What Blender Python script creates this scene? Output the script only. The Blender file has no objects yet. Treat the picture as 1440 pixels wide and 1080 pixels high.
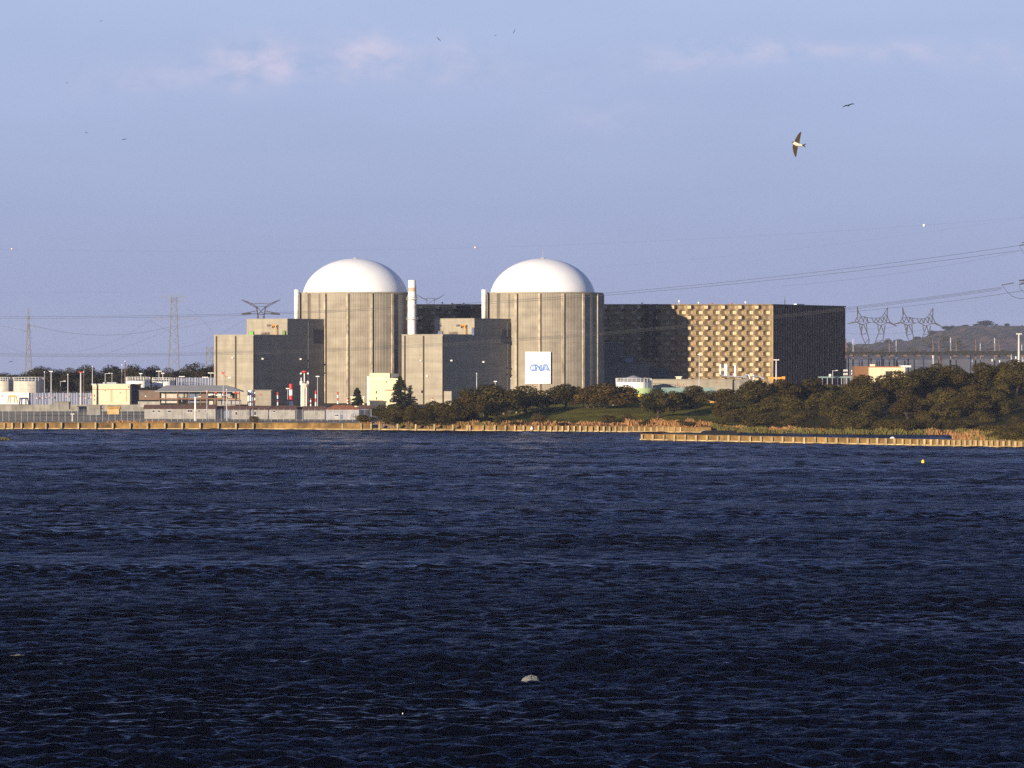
import bpy, math, random
import numpy as np
from mathutils import Vector, Matrix
random.seed(7); rng = np.random.default_rng(7)
S = bpy.context.scene
COL = S.collection
F = 5500.0          # focal length in photo pixels (1440 wide)
CAMZ = 26.0         # eye height over the water, metres
A_SUN, E_SUN = math.radians(34.5), math.radians(8.3)
def X(px, Y): return (px-720.0)*Y/F
def Z(py, Y): return CAMZ-(py-500.0)*Y/F
def W(px, py, Y): return Vector((X(px, Y), Y, Z(py, Y)))

# ------------------------------------------------------------------ materials
def nd(t, k, **kw):
    n = t.nodes.new(k)
    for a, b in kw.items(): setattr(n, a, b)
    return n
def mat(name, col, rough=0.8, var=0.18, scale=0.6, streak=0.0, sscale=(1.2, 1.2, 0.06), bump=0.0, bscale=3.0, metallic=0.0, spec=0.3, dark=0.35, pour=0.0):
    """procedural paint or concrete: base colour broken up by noise and, if asked, rain streaks"""
    m = bpy.data.materials.new(name); m.use_nodes = True
    t = m.node_tree; b = t.nodes['Principled BSDF']
    b.inputs['Roughness'].default_value = rough; b.inputs['Metallic'].default_value = metallic
    b.inputs['Specular IOR Level'].default_value = spec
    g = nd(t, 'ShaderNodeNewGeometry')
    n1 = nd(t, 'ShaderNodeTexNoise'); n1.inputs['Scale'].default_value = scale; n1.inputs['Detail'].default_value = 6
    t.links.new(g.outputs['Position'], n1.inputs['Vector'])
    r1 = nd(t, 'ShaderNodeMapRange'); r1.inputs[1].default_value = .3; r1.inputs[2].default_value = .7
    r1.inputs[3].default_value = 1-var; r1.inputs[4].default_value = 1+var
    t.links.new(n1.outputs['Fac'], r1.inputs[0])
    last = r1.outputs[0]
    if streak:
        mp = nd(t, 'ShaderNodeMapping'); mp.inputs['Scale'].default_value = sscale
        t.links.new(g.outputs['Position'], mp.inputs['Vector'])
        n2 = nd(t, 'ShaderNodeTexNoise'); n2.inputs['Scale'].default_value = 1; n2.inputs['Detail'].default_value = 5; n2.inputs['Roughness'].default_value = .7
        t.links.new(mp.outputs[0], n2.inputs['Vector'])
        r2 = nd(t, 'ShaderNodeMapRange'); r2.inputs[1].default_value = .35; r2.inputs[2].default_value = .65
        r2.inputs[3].default_value = 1-streak; r2.inputs[4].default_value = 1+streak*.6
        t.links.new(n2.outputs['Fac'], r2.inputs[0])
        mu = nd(t, 'ShaderNodeMath', operation='MULTIPLY'); t.links.new(last, mu.inputs[0]); t.links.new(r2.outputs[0], mu.inputs[1]); last = mu.outputs[0]
    if pour:      # horizontal casting lifts
        mp = nd(t, 'ShaderNodeMapping'); mp.inputs['Scale'].default_value = (.02, .02, .55)
        t.links.new(g.outputs['Position'], mp.inputs['Vector'])
        n4 = nd(t, 'ShaderNodeTexNoise'); n4.inputs['Scale'].default_value = 1; n4.inputs['Detail'].default_value = 3; t.links.new(mp.outputs[0], n4.inputs['Vector'])
        r4 = nd(t, 'ShaderNodeMapRange'); r4.inputs[1].default_value = .38; r4.inputs[2].default_value = .62; r4.inputs[3].default_value = 1-pour; r4.inputs[4].default_value = 1+pour
        t.links.new(n4.outputs['Fac'], r4.inputs[0])
        mu = nd(t, 'ShaderNodeMath', operation='MULTIPLY'); t.links.new(last, mu.inputs[0]); t.links.new(r4.outputs[0], mu.inputs[1]); last = mu.outputs[0]
    mx = nd(t, 'ShaderNodeVectorMath', operation='SCALE'); mx.inputs[0].default_value = col[:3]
    t.links.new(last, mx.inputs['Scale']); t.links.new(mx.outputs[0], b.inputs['Base Color'])
    if bump:
        n3 = nd(t, 'ShaderNodeTexNoise'); n3.inputs['Scale'].default_value = bscale; n3.inputs['Detail'].default_value = 4
        t.links.new(g.outputs['Position'], n3.inputs['Vector'])
        bp = nd(t, 'ShaderNodeBump'); bp.inputs['Strength'].default_value = bump; bp.inputs['Distance'].default_value = .3
        t.links.new(n3.outputs['Fac'], bp.inputs['Height']); t.links.new(bp.outputs[0], b.inputs['Normal'])
    return m
M = {}
M['concrete'] = mat('concrete_shell', (.3, .262, .205), .9, .16, .2, .13, (1.9, 1.9, .03), .2, 1.5, pour=.07)
M['concrete_block'] = mat('concrete_block', (.3, .268, .21), .9, .1, .25, .12, (.5, .5, .05), .15, 1.0, pour=.08)
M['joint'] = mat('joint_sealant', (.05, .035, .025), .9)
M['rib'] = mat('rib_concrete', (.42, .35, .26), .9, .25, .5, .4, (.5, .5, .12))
M['recess'] = mat('recess_concrete', (.1, .085, .07), .9)
M['dome'] = mat('white_dome_paint', (.82, .82, .82), .55, .03, .3)
M['white'] = mat('white_paint', (.78, .76, .72), .6, .06, .8, .08)
M['banner'] = mat('banner_white', (.85, .85, .84), .6, .02)
M['letter'] = mat('letter_blue', (.1, .2, .5), .6, .05)
M['letter_pale'] = mat('letter_pale_blue', (.15, .27, .58), .6, .05)
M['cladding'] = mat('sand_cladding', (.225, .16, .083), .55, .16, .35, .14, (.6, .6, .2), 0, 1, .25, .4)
M['cladding_sunlit'] = mat('sunlit_cladding_facet', (.5, .4, .24), .5, .1, .6, .05, (1, 1, 1), 0, 1, 0, .5)  # paler cladding for sun-facing facets: sunlight put into the colour
M['blackwall'] = mat('dark_louvred_wall', (.02, .012, .008), .5, .3, .4, .3, (.8, .8, .1))
M['fin'] = mat('louvre_fin', (.42, .27, .2), .45, .5, 1.2, .7, (3, 3, .25), 0, 1, .1)
M['grey'] = mat('grey_metal', (.32, .32, .34), .5, .12)
M['beamdark'] = mat('dark_beam_steel', (.03, .03, .032), .7, .2)
M['screenwall'] = mat('blue_grey_screen', (.075, .08, .105), .7, .2, .3)
M['darkgrey'] = mat('dark_grey', (.09, .09, .1), .7, .2)
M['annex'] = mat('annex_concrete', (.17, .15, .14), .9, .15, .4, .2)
M['galv'] = mat('galvanised_steel', (.06, .06, .065), .85, .15, 2)
M['galvfar'] = mat('pale_far_steel', (.17, .17, .18), .6, .15, 2)  # paler steel; the far pylons' haze is put into the colour
M['galvlight'] = mat('pale_galvanised_pole', (.42, .42, .45), .45, .1, 2)
M['rust'] = mat('rusty_steel', (.2, .11, .06), .8, .3, 2)
M['brownpost'] = mat('brown_insulator_post', (.14, .09, .07), .7, .3, 1.5)
M['silver'] = mat('silver_pipe', (.62, .63, .66), .35, .06, 1, 0, (1, 1, 1), 0, 1, .6)
M['cream'] = mat('cream_render', (.66, .55, .38), .85, .06, .6, .06)
M['yellowcream'] = mat('pale_yellow_render', (.8, .68, .42), .85, .05, .6, .07)
M['orange'] = mat('orange_paint', (.68, .3, .04), .5, .1)
M['red'] = mat('red_paint', (.5, .04, .03), .5, .1)
M['roofred'] = mat('clay_tile_roof', (.12, .065, .05), .85, .3, 1.2)
M['rooforange'] = mat('orange_tile_roof', (.28, .11, .055), .85, .25, 1.2)
M['roofgrey'] = mat('grey_sheet_roof', (.3, .29, .28), .6, .12, .8)
M['shed'] = mat('pale_shed_wall', (.33, .31, .28), .85, .18, .5, .25, (.7, .7, .15))
M['shedlilac'] = mat('weathered_white_wall', (.38, .37, .39), .85, .15, .5, .3, (.7, .7, .15))
M['greyshed'] = mat('grey_shed_wall', (.25, .235, .205), .85, .4, .22, .35)
M['bluewall'] = mat('blue_grey_sheet', (.17, .19, .27), .55, .1, .8)
M['bluedoor'] = mat('slate_blue_door', (.12, .15, .22), .6, .1)
M['brown'] = mat('brown_sheet', (.16, .115, .09), .8, .15)
M['brick'] = mat('brown_brick', (.2, .1, .05), .85, .2, 2)
M['glass'] = mat('dark_window', (.03, .03, .035), .15, .1, 1, 0, (1, 1, 1), 0, 1, 0, .6)
M['green'] = mat('pale_green_band', (.48, .62, .3), .6, .06)
M['limepaint'] = mat('lime_paint', (.2, .6, .1), .6, .06)
M['teal'] = mat('teal_sheet', (.16, .24, .23), .6, .1)
M['yellowbox'] = mat('yellow_paint', (.75, .52, .06), .5, .08)
M['ochre'] = mat('ochre_orange', (.6, .36, .12), .9, .35, .6, 0, (1, 1, 1), .8, .8)
M['pink'] = mat('pinkish_post', (.26, .17, .14), .8, .15)
M['quay'] = mat('ochre_quay_wall', (.2, .118, .036), .9, .5, .16, .4, (.5, .5, .3), .4, 1)
M['quaypost'] = mat('pale_quay_post', (.4, .3, .16), .9, .35, .25, .2, (.6, .6, .3), .2, 1)
M['quaybase'] = mat('quay_waterline', (.4, .3, .16), .9, .6, .3)
M['weed'] = mat('wet_waterline', (.03, .025, .02), .6, .3)
M['black'] = mat('black_tarpaulin', (.008, .008, .01), .7, .3)
M['bark'] = mat('bark', (.05, .036, .025), .95, .3, 2)
M['cable'] = mat('cable_aluminium', (.05, .05, .055), .6, .1)
M['ball'] = mat('marker_ball_salmon', (.75, .42, .3), .5, .05)
M['ballwhite'] = mat('marker_ball_white', (.8, .78, .75), .5, .05)
M['buoy'] = mat('buoy_yellow', (.8, .6, .03), .4, .05)
M['rock'] = mat('pale_rock', (.17, .17, .16), .9, .6, 3, 0, (1, 1, 1), .8, 5)
M['birdbrown'] = mat('brown_feathers', (.06, .04, .022), .8, .2, 30)
M['birdwhite'] = mat('white_feathers', (.75, .66, .5), .8, .08, 30)
M['birdblack'] = mat('black_feathers', (.012, .01, .01), .8, .2, 30)
M['foam'] = mat('gull_white', (.8, .8, .8), .8, .05)
def leafmat(name, dark, light, warm):
    m = bpy.data.materials.new(name); m.use_nodes = True
    t = m.node_tree; b = t.nodes['Principled BSDF']
    b.inputs['Roughness'].default_value = .85; b.inputs['Specular IOR Level'].default_value = .03
    at = nd(t, 'ShaderNodeAttribute', attribute_name='tint')
    rp = nd(t, 'ShaderNodeValToRGB'); e = rp.color_ramp.elements
    e[0].position = 0; e[0].color = (*dark, 1); e[1].position = 1; e[1].color = (*light, 1)
    t.links.new(at.outputs['Fac'], rp.inputs[0])
    oi = nd(t, 'ShaderNodeObjectInfo')
    mx = nd(t, 'ShaderNodeMix', data_type='RGBA'); mx.inputs[7].default_value = (*warm, 1)
    ml = nd(t, 'ShaderNodeMath', operation='MULTIPLY'); ml.inputs[1].default_value = .55
    t.links.new(oi.outputs['Random'], ml.inputs[0]); t.links.new(ml.outputs[0], mx.inputs[0]); t.links.new(rp.outputs[0], mx.inputs[6])
    t.links.new(mx.outputs[2], b.inputs['Base Color'])
    return m
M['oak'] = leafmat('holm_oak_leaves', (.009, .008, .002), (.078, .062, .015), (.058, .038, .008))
M['golden'] = leafmat('sunlit_oak_leaves', (.025, .018, .004), (.125, .08, .018), (.1, .06, .012))  # oak leaves again, with warm low sunlight put into their golden colour
M['scrub'] = leafmat('scrub_leaves', (.013, .012, .003), (.115, .09, .022), (.085, .058, .015))
M['pine'] = leafmat('conifer_needles', (.01, .013, .008), (.04, .045, .022), (.03, .03, .018))
M['fartree'] = leafmat('far_tree_leaves', (.012, .014, .008), (.045, .042, .02), (.05, .036, .018))
M['reed'] = leafmat('dry_reed', (.16, .075, .03), (.42, .22, .09), (.3, .15, .06))
M['reedgreen'] = leafmat('green_reed', (.06, .06, .015), (.16, .14, .035), (.12, .1, .03))

# ------------------------------------------------------------------ mesh builder
class MB:
    def __init__(s): s.v = []; s.f = []; s.m = []
    def face(s, pts, m=0):
        i = len(s.v); s.v += [tuple(p) for p in pts]; s.f.append(tuple(range(i, i+len(pts)))); s.m.append(m)
    def prism(s, base, z0, z1, m=0, top=None):
        """vertical prism over a plan polygon given counter-clockwise from above"""
        n = len(base); i = len(s.v); tp = top or base
        s.v += [(p[0], p[1], z0) for p in base] + [(p[0], p[1], z1) for p in tp]
        s.f.append(tuple(range(i+n-1, i-1, -1))); s.f.append(tuple(range(i+n, i+2*n)))
        for k in range(n): s.f.append((i+k, i+(k+1) % n, i+n+(k+1) % n, i+n+k))
        s.m += [m]*(n+2)
    def box(s, x0, x1, y0, y1, z0, z1, m=0): s.prism([(x0, y0), (x1, y0), (x1, y1), (x0, y1)], z0, z1, m)
    def tube(s, p, q, r, n=6, r2=None, m=0):
        p, q = Vector(p), Vector(q); d = (q-p)
        if d.length < 1e-6: return
        d.normalize(); a = d.orthogonal().normalized(); b = d.cross(a); r2 = r if r2 is None else r2
        i = len(s.v)
        for c, rr in ((p, r), (q, r2)):
            for k in range(n):
                t = 2*math.pi*k/n; s.v.append(tuple(c+a*rr*math.cos(t)+b*rr*math.sin(t)))
        for k in range(n): s.f.append((i+k, i+(k+1) % n, i+n+(k+1) % n, i+n+k))
        s.f.append(tuple(range(i+n-1, i-1, -1))); s.f.append(tuple(range(i+n, i+2*n))); s.m += [m]*(n+2)
    def path(s, pts, r, n=5, m=0):
        for p, q in zip(pts[:-1], pts[1:]): s.tube(p, q, r, n, None, m)
    def lathe(s, c, prof, n=32, m=0, cap=True):
        i = len(s.v); k = len(prof)
        for r, z in prof:
            for j in range(n):
                t = 2*math.pi*j/n; s.v.append((c[0]+r*math.cos(t), c[1]+r*math.sin(t), z))
        for a in range(k-1):
            for j in range(n):
                s.f.append((i+a*n+j, i+a*n+(j+1) % n, i+(a+1)*n+(j+1) % n, i+(a+1)*n+j)); s.m.append(m)
        if cap:
            s.f.append(tuple(range(i+n-1, i-1, -1))); s.f.append(tuple(range(i+(k-1)*n, i+k*n))); s.m += [m]*2
    def build(s, name, mats, parent=None, smooth=False, org=None):
        if not isinstance(mats, (list, tuple)): mats = [mats]
        o = Vector((0, 0, 0))
        if org is not None: o = Vector(org)
        p = parent
        while p is not None: o = o+p.location; p = p.parent
        me = bpy.data.meshes.new(name)
        me.from_pydata([(a-o.x, b-o.y, c-o.z) for a, b, c in s.v], [], s.f)
        for m in mats: me.materials.append(m)
        me.polygons.foreach_set('material_index', s.m)
        if smooth: me.polygons.foreach_set('use_smooth', [True]*len(s.f))
        me.update()
        ob = bpy.data.objects.new(name, me); COL.objects.link(ob)
        if parent is not None: ob.parent = parent
        elif org is not None: ob.location = org
        return ob
def tag(o, label, cat, group=None):
    o['label'] = label; o['category'] = cat
    if group: o['group'] = group
    return o
def thing(name, label, cat, loc=(0, 0, 0), group=None):
    o = bpy.data.objects.new(name, None); COL.objects.link(o); o.location = loc; o.empty_display_size = .5
    return tag(o, label, cat, group)
def struct(o, kind='structure'): o['kind'] = kind; return o
def dup(o, loc=None, scale=None, rot=None, label=None, group=None):
    c = o.copy(); COL.objects.link(c)
    if loc is not None: c.location = loc
    if scale is not None: c.scale = scale
    if rot is not None: c.rotation_euler = (0, 0, rot)
    if label: c['label'] = label
    if group: c['group'] = group
    for ch in list(o.children):
        d = ch.copy(); COL.objects.link(d); d.parent = c
        for g in ch.children:
            e = g.copy(); COL.objects.link(e); e.parent = d
    return c

# ------------------------------------------------------------------ terrain
def sm(t): t = min(1, max(0, t)); return t*t*(3-2*t)
def lerp_tab(tab, x):
    if x <= tab[0][0]: return tab[0][1]
    for (a, va), (b, vb) in zip(tab[:-1], tab[1:]):
        if x <= b: return va+(vb-va)*(x-a)/(b-a)
    return tab[-1][1]
SHORE = [(-600, 1382), (-181, 1381), (-79, 1375), (-45, 1362), (-20, 1349), (44, 1324), (65, 1312), (85, 1303), (110, 1288), (140, 1278), (500, 1278)]
HTOP = [(-42, 3.4), (-21, 4.0), (-5, 4.7), (10.6, 6.2), (34.5, 7.4), (74, 8.0), (90, 8.6), (109, 9.6), (127, 11.5), (154, 13.5), (191, 15), (400, 16)]
def shoreY(x): return lerp_tab(SHORE, x)
def pierY(x): return 1202-(x-39)*.971
def inland(x, Y):
    xr = 127+(Y-1130)*.105
    return max(Y-shoreY(x), min((x-xr)*1.0, Y-(pierY(x)+3)))
def T(x, Y):
    d = inland(x, Y)
    left = 1-sm((x+42)/22)
    right = sm((x-60)/25)
    edge = 2.5*(1-right)+.5*right
    base = -1.5+(edge+1.5)*min(1, max(0, d/6.0))
    if d < 0: return -1.5
    HL = 2.6+2.6*min(1, max(0, (Y-1400)/220))
    Ht = lerp_tab(HTOP, x)
    hr = base+(Ht-edge)*sm((d-2)/(108+60*sm((x-100)/60)))
    hl = base+(HL-2.5)
    z = hl*left+hr*(1-left)
    k = sm((Y-1560)/110)
    n = .35*math.sin(x*.13+Y*.07)+.25*math.sin(x*.31-Y*.17+2)+.15*math.sin(Y*.43)
    z += n*sm((d-12)/30)*(1-left)*(1-k)
    return z*(1-k)+5.6*k-max(0, Y-1850)*.0046
def G(px, py, lo=1100.0, hi=1700.0):
    """where the sight line through a photo pixel meets the ground"""
    Y = lo; hit = None
    while Y < hi:
        x = X(px, Y)
        if T(x, Y) > 0 and T(x, Y) >= Z(py, Y): return Vector((x, Y, T(x, Y)))
        Y += 1.0
    x = X(px, hi); return Vector((x, hi, T(x, hi)))
def build_ground():
    xs = list(np.arange(-9000, -500, 700.))+list(np.arange(-500, -230, 15.))+list(np.arange(-230, 240, 3.))+list(np.arange(240, 500, 15.))+list(np.arange(500, 9001, 700.))
    ys = list(np.arange(1060, 1560, 3.))+list(np.arange(1560, 1800, 10.))+list(np.arange(1800, 4000, 200.))+list(np.arange(4000, 16001, 1500.))
    nx, ny = len(xs), len(ys)
    v = [(x, y, T(x, y)) for y in ys for x in xs]
    f = [(j*nx+i, j*nx+i+1, (j+1)*nx+i+1, (j+1)*nx+i) for j in range(ny-1) for i in range(nx-1)]
    me = bpy.data.meshes.new('ground'); me.from_pydata(v, [], f)
    ca = me.color_attributes.new('zone', 'FLOAT_COLOR', 'POINT')
    cols = []
    for x, y, z in v:
        d = inland(x, y); left = 1-sm((x+42)/22)
        lawn = np.array((.11, .1, .02)); dry = np.array((.15, .085, .035)); yard = np.array((.2, .18, .15)); scrub = np.array((.04, .034, .014))
        r = sm((x-72)/18)
        c = lawn*(1-r)+scrub*r
        k = 1-sm((d-14)/16); c = c*(1-k)+dry*k
        c = c*(1-left)+yard*left
        if y > 1600: c = np.array((.12, .1, .06))
        cols += [*c, 1]
    ca.data.foreach_set('color', cols)
    m = bpy.data.materials.new('ground_earth'); m.use_nodes = True; t = m.node_tree; b = t.nodes['Principled BSDF']
    b.inputs['Roughness'].default_value = 1; b.inputs['Specular IOR Level'].default_value = 0
    at = nd(t, 'ShaderNodeAttribute', attribute_name='zone'); g = nd(t, 'ShaderNodeNewGeometry')
    n1 = nd(t, 'ShaderNodeTexNoise'); n1.inputs['Scale'].default_value = .12; n1.inputs['Detail'].default_value = 8; n1.inputs['Roughness'].default_value = .65
    t.links.new(g.outputs['Position'], n1.inputs['Vector'])
    r1 = nd(t, 'ShaderNodeMapRange'); r1.inputs[1].default_value = .3; r1.inputs[2].default_value = .7; r1.inputs[3].default_value = .55; r1.inputs[4].default_value = 1.5
    t.links.new(n1.outputs['Fac'], r1.inputs[0])
    sc = nd(t, 'ShaderNodeVectorMath', operation='SCALE'); t.links.new(at.outputs['Color'], sc.inputs[0]); t.links.new(r1.outputs[0], sc.inputs['Scale'])
    t.links.new(sc.outputs[0], b.inputs['Base Color'])
    n2 = nd(t, 'ShaderNodeTexNoise'); n2.inputs['Scale'].default_value = 1.5; n2.inputs['Detail'].default_value = 5
    t.links.new(g.outputs['Position'], n2.inputs['Vector'])
    bp = nd(t, 'ShaderNodeBump'); bp.inputs['Distance'].default_value = .6; bp.inputs['Strength'].default_value = .8
    t.links.new(n2.outputs['Fac'], bp.inputs['Height']); t.links.new(bp.outputs[0], b.inputs['Normal'])
    me.materials.append(m); me.polygons.foreach_set('use_smooth', [True]*len(f)); me.update()
    o = bpy.data.objects.new('ground', me); COL.objects.link(o); struct(o)
build_ground()

# ------------------------------------------------------------------ water
def build_water():
    waves = []
    wd = math.radians(-84)                       # mean travel direction of the chop
    r = np.random.default_rng(3)
    for lam in np.geomspace(.6, 8.5, 88):
        lam *= r.uniform(.93, 1.07); th = wd+r.normal(0, .36)
        amp = .0108*lam*(.5 if lam > 3.5 else (1.2 if lam < 1.8 else .9))
        waves.append((2*math.pi/lam*math.cos(th), 2*math.pi/lam*math.sin(th), amp, r.uniform(0, 6.283), lam))
    def height(x, y, step):
        h = np.zeros_like(x); gx = np.zeros_like(x)
        for kx, ky, a, ph, lam in waves:
            w = np.clip((lam/step-2.0)/2.0, 0, 1)
            if np.max(w) <= 0: continue
            p = kx*x+ky*y+ph; s = np.sin(p)
            h += a*w*(s+.22*np.cos(2*p))
        g = 1+.35*np.sin(x*.011+y*.019+1)*np.sin(y*.043+x*.006)+.25*np.sin(y*.083-x*.013)
        return h*g
    V = []; Fc = []; base = 0
    def patch(x0, x1, y0, y1, sx, sy, flat=False):
        nonlocal base
        xs = np.linspace(x0, x1, max(2, int((x1-x0)/sx)+1)); ys = np.linspace(y0, y1, max(2, int((y1-y0)/sy)+1))
        gx, gy = np.meshgrid(xs, ys)
        gz = np.zeros_like(gx) if flat else height(gx, gy, max(sx, sy))
        V.append(np.stack([gx.ravel(), gy.ravel(), gz.ravel()], 1))
        nx, ny = len(xs), len(ys)
        i = (np.arange(ny-1)[:, None]*nx+np.arange(nx-1)[None]).ravel()+base
        Fc.append(np.stack([i, i+1, i+nx+1, i+nx], 1)); base += nx*ny
    patch(-110, 110, 205, 330, .27, .22)
    patch(-130, 130, 330, 480, .36, .32)
    patch(-170, 170, 480, 760, .6, .55)
    patch(-300, 300, 760, 1060, .9, .8); patch(-300, 300, 1060, 1400, 1.2, 1.0)
    patch(-9000, 9000, -600, 205, 900, 100, True)
    for a, b, c, d in ((110, 9000, 205, 330), (130, 9000, 330, 480), (170, 9000, 480, 760), (300, 9000, 760, 1400)):
        patch(a, b, c, d, 900, 30, True); patch(-b, -a, c, d, 900, 30, True)
    v = np.concatenate(V); f = np.concatenate(Fc)
    me = bpy.data.meshes.new('water'); me.vertices.add(len(v)); me.vertices.foreach_set('co', v.ravel())
    me.loops.add(len(f)*4); me.loops.foreach_set('vertex_index', f.ravel().astype(np.int32))
    me.polygons.add(len(f)); me.polygons.foreach_set('loop_start', (np.arange(len(f))*4).astype(np.int32))
    me.polygons.foreach_set('use_smooth', np.ones(len(f), bool)); me.update(calc_edges=True); me.validate()
    m = bpy.data.materials.new('lake_water'); m.use_nodes = True; t = m.node_tree; t.nodes.remove(t.nodes['Principled BSDF'])
    # dark peaty lake: deep blue-black body under a Fresnel surface reflection (polarised, as through a filter)
    df = nd(t, 'ShaderNodeBsdfDiffuse'); df.inputs['Color'].default_value = (.001, .0016, .005, 1)
    gl = nd(t, 'ShaderNodeBsdfGlossy'); gl.inputs['Color'].default_value = (.66, .71, .93, 1); gl.inputs['Roughness'].default_value = .12
    fr = nd(t, 'ShaderNodeFresnel'); fr.inputs['IOR'].default_value = 1.333
    pw = nd(t, 'ShaderNodeMath', operation='POWER'); t.links.new(fr.outputs[0], pw.inputs[0]); pw.inputs[1].default_value = 2.9
    mx = nd(t, 'ShaderNodeMixShader'); t.links.new(pw.outputs[0], mx.inputs[0]); t.links.new(df.outputs[0], mx.inputs[1]); t.links.new(gl.outputs[0], mx.inputs[2])
    # sparse foam flecks; the same pale colour also paints small glints
    g0 = nd(t, 'ShaderNodeNewGeometry'); mf = nd(t, 'ShaderNodeMapping'); mf.inputs['Scale'].default_value = (.16, .42, 1); t.links.new(g0.outputs['Position'], mf.inputs['Vector'])
    nf1 = nd(t, 'ShaderNodeTexNoise'); nf1.inputs['Scale'].default_value = 1; nf1.inputs['Detail'].default_value = 5; nf1.inputs['Roughness'].default_value = .75; t.links.new(mf.outputs[0], nf1.inputs['Vector'])
    rf = nd(t, 'ShaderNodeMapRange'); rf.inputs[1].default_value = .725; rf.inputs[2].default_value = .765; rf.inputs[3].default_value = 0; rf.inputs[4].default_value = .8; t.links.new(nf1.outputs['Fac'], rf.inputs[0])
    fo = nd(t, 'ShaderNodeBsdfDiffuse'); fo.inputs['Color'].default_value = (.3, .28, .25, 1)
    mx2 = nd(t, 'ShaderNodeMixShader'); t.links.new(rf.outputs[0], mx2.inputs[0]); t.links.new(mx.outputs[0], mx2.inputs[1]); t.links.new(fo.outputs[0], mx2.inputs[2])
    t.links.new(mx2.outputs[0], t.nodes['Material Output'].inputs['Surface'])
    g = nd(t, 'ShaderNodeNewGeometry')
    mp = nd(t, 'ShaderNodeMapping'); mp.inputs['Rotation'].default_value = (0, 0, math.radians(6)); mp.inputs['Scale'].default_value = (.36, 1.5, 1)
    t.links.new(g.outputs['Position'], mp.inputs['Vector'])
    n1 = nd(t, 'ShaderNodeTexNoise'); n1.inputs['Scale'].default_value = 1.1; n1.inputs['Detail'].default_value = 7; n1.inputs['Roughness'].default_value = .62; n1.inputs['Distortion'].default_value = .6
    t.links.new(mp.outputs[0], n1.inputs['Vector'])
    bp = nd(t, 'ShaderNodeBump'); bp.inputs['Strength'].default_value = .9; bp.inputs['Distance'].default_value = .22
    mp2 = nd(t, 'ShaderNodeMapping'); mp2.inputs['Scale'].default_value = (.009, .03, 1); t.links.new(g.outputs['Position'], mp2.inputs['Vector'])
    n2 = nd(t, 'ShaderNodeTexNoise'); n2.inputs['Scale'].default_value = 1; n2.inputs['Detail'].default_value = 3; t.links.new(mp2.outputs[0], n2.inputs['Vector'])
    r2 = nd(t, 'ShaderNodeMapRange'); r2.inputs[1].default_value = .35; r2.inputs[2].default_value = .65; r2.inputs[3].default_value = .25; r2.inputs[4].default_value = 1.8; t.links.new(n2.outputs['Fac'], r2.inputs[0])
    mu = nd(t, 'ShaderNodeMath', operation='MULTIPLY'); t.links.new(n1.outputs['Fac'], mu.inputs[0]); t.links.new(r2.outputs[0], mu.inputs[1])
    t.links.new(mu.outputs[0], bp.inputs['Height']); [t.links.new(bp.outputs[0], q.inputs['Normal']) for q in (df, gl, fr)]
    me.materials.append(m)
    o = bpy.data.objects.new('water', me); COL.objects.link(o); struct(o)
build_water()
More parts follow.
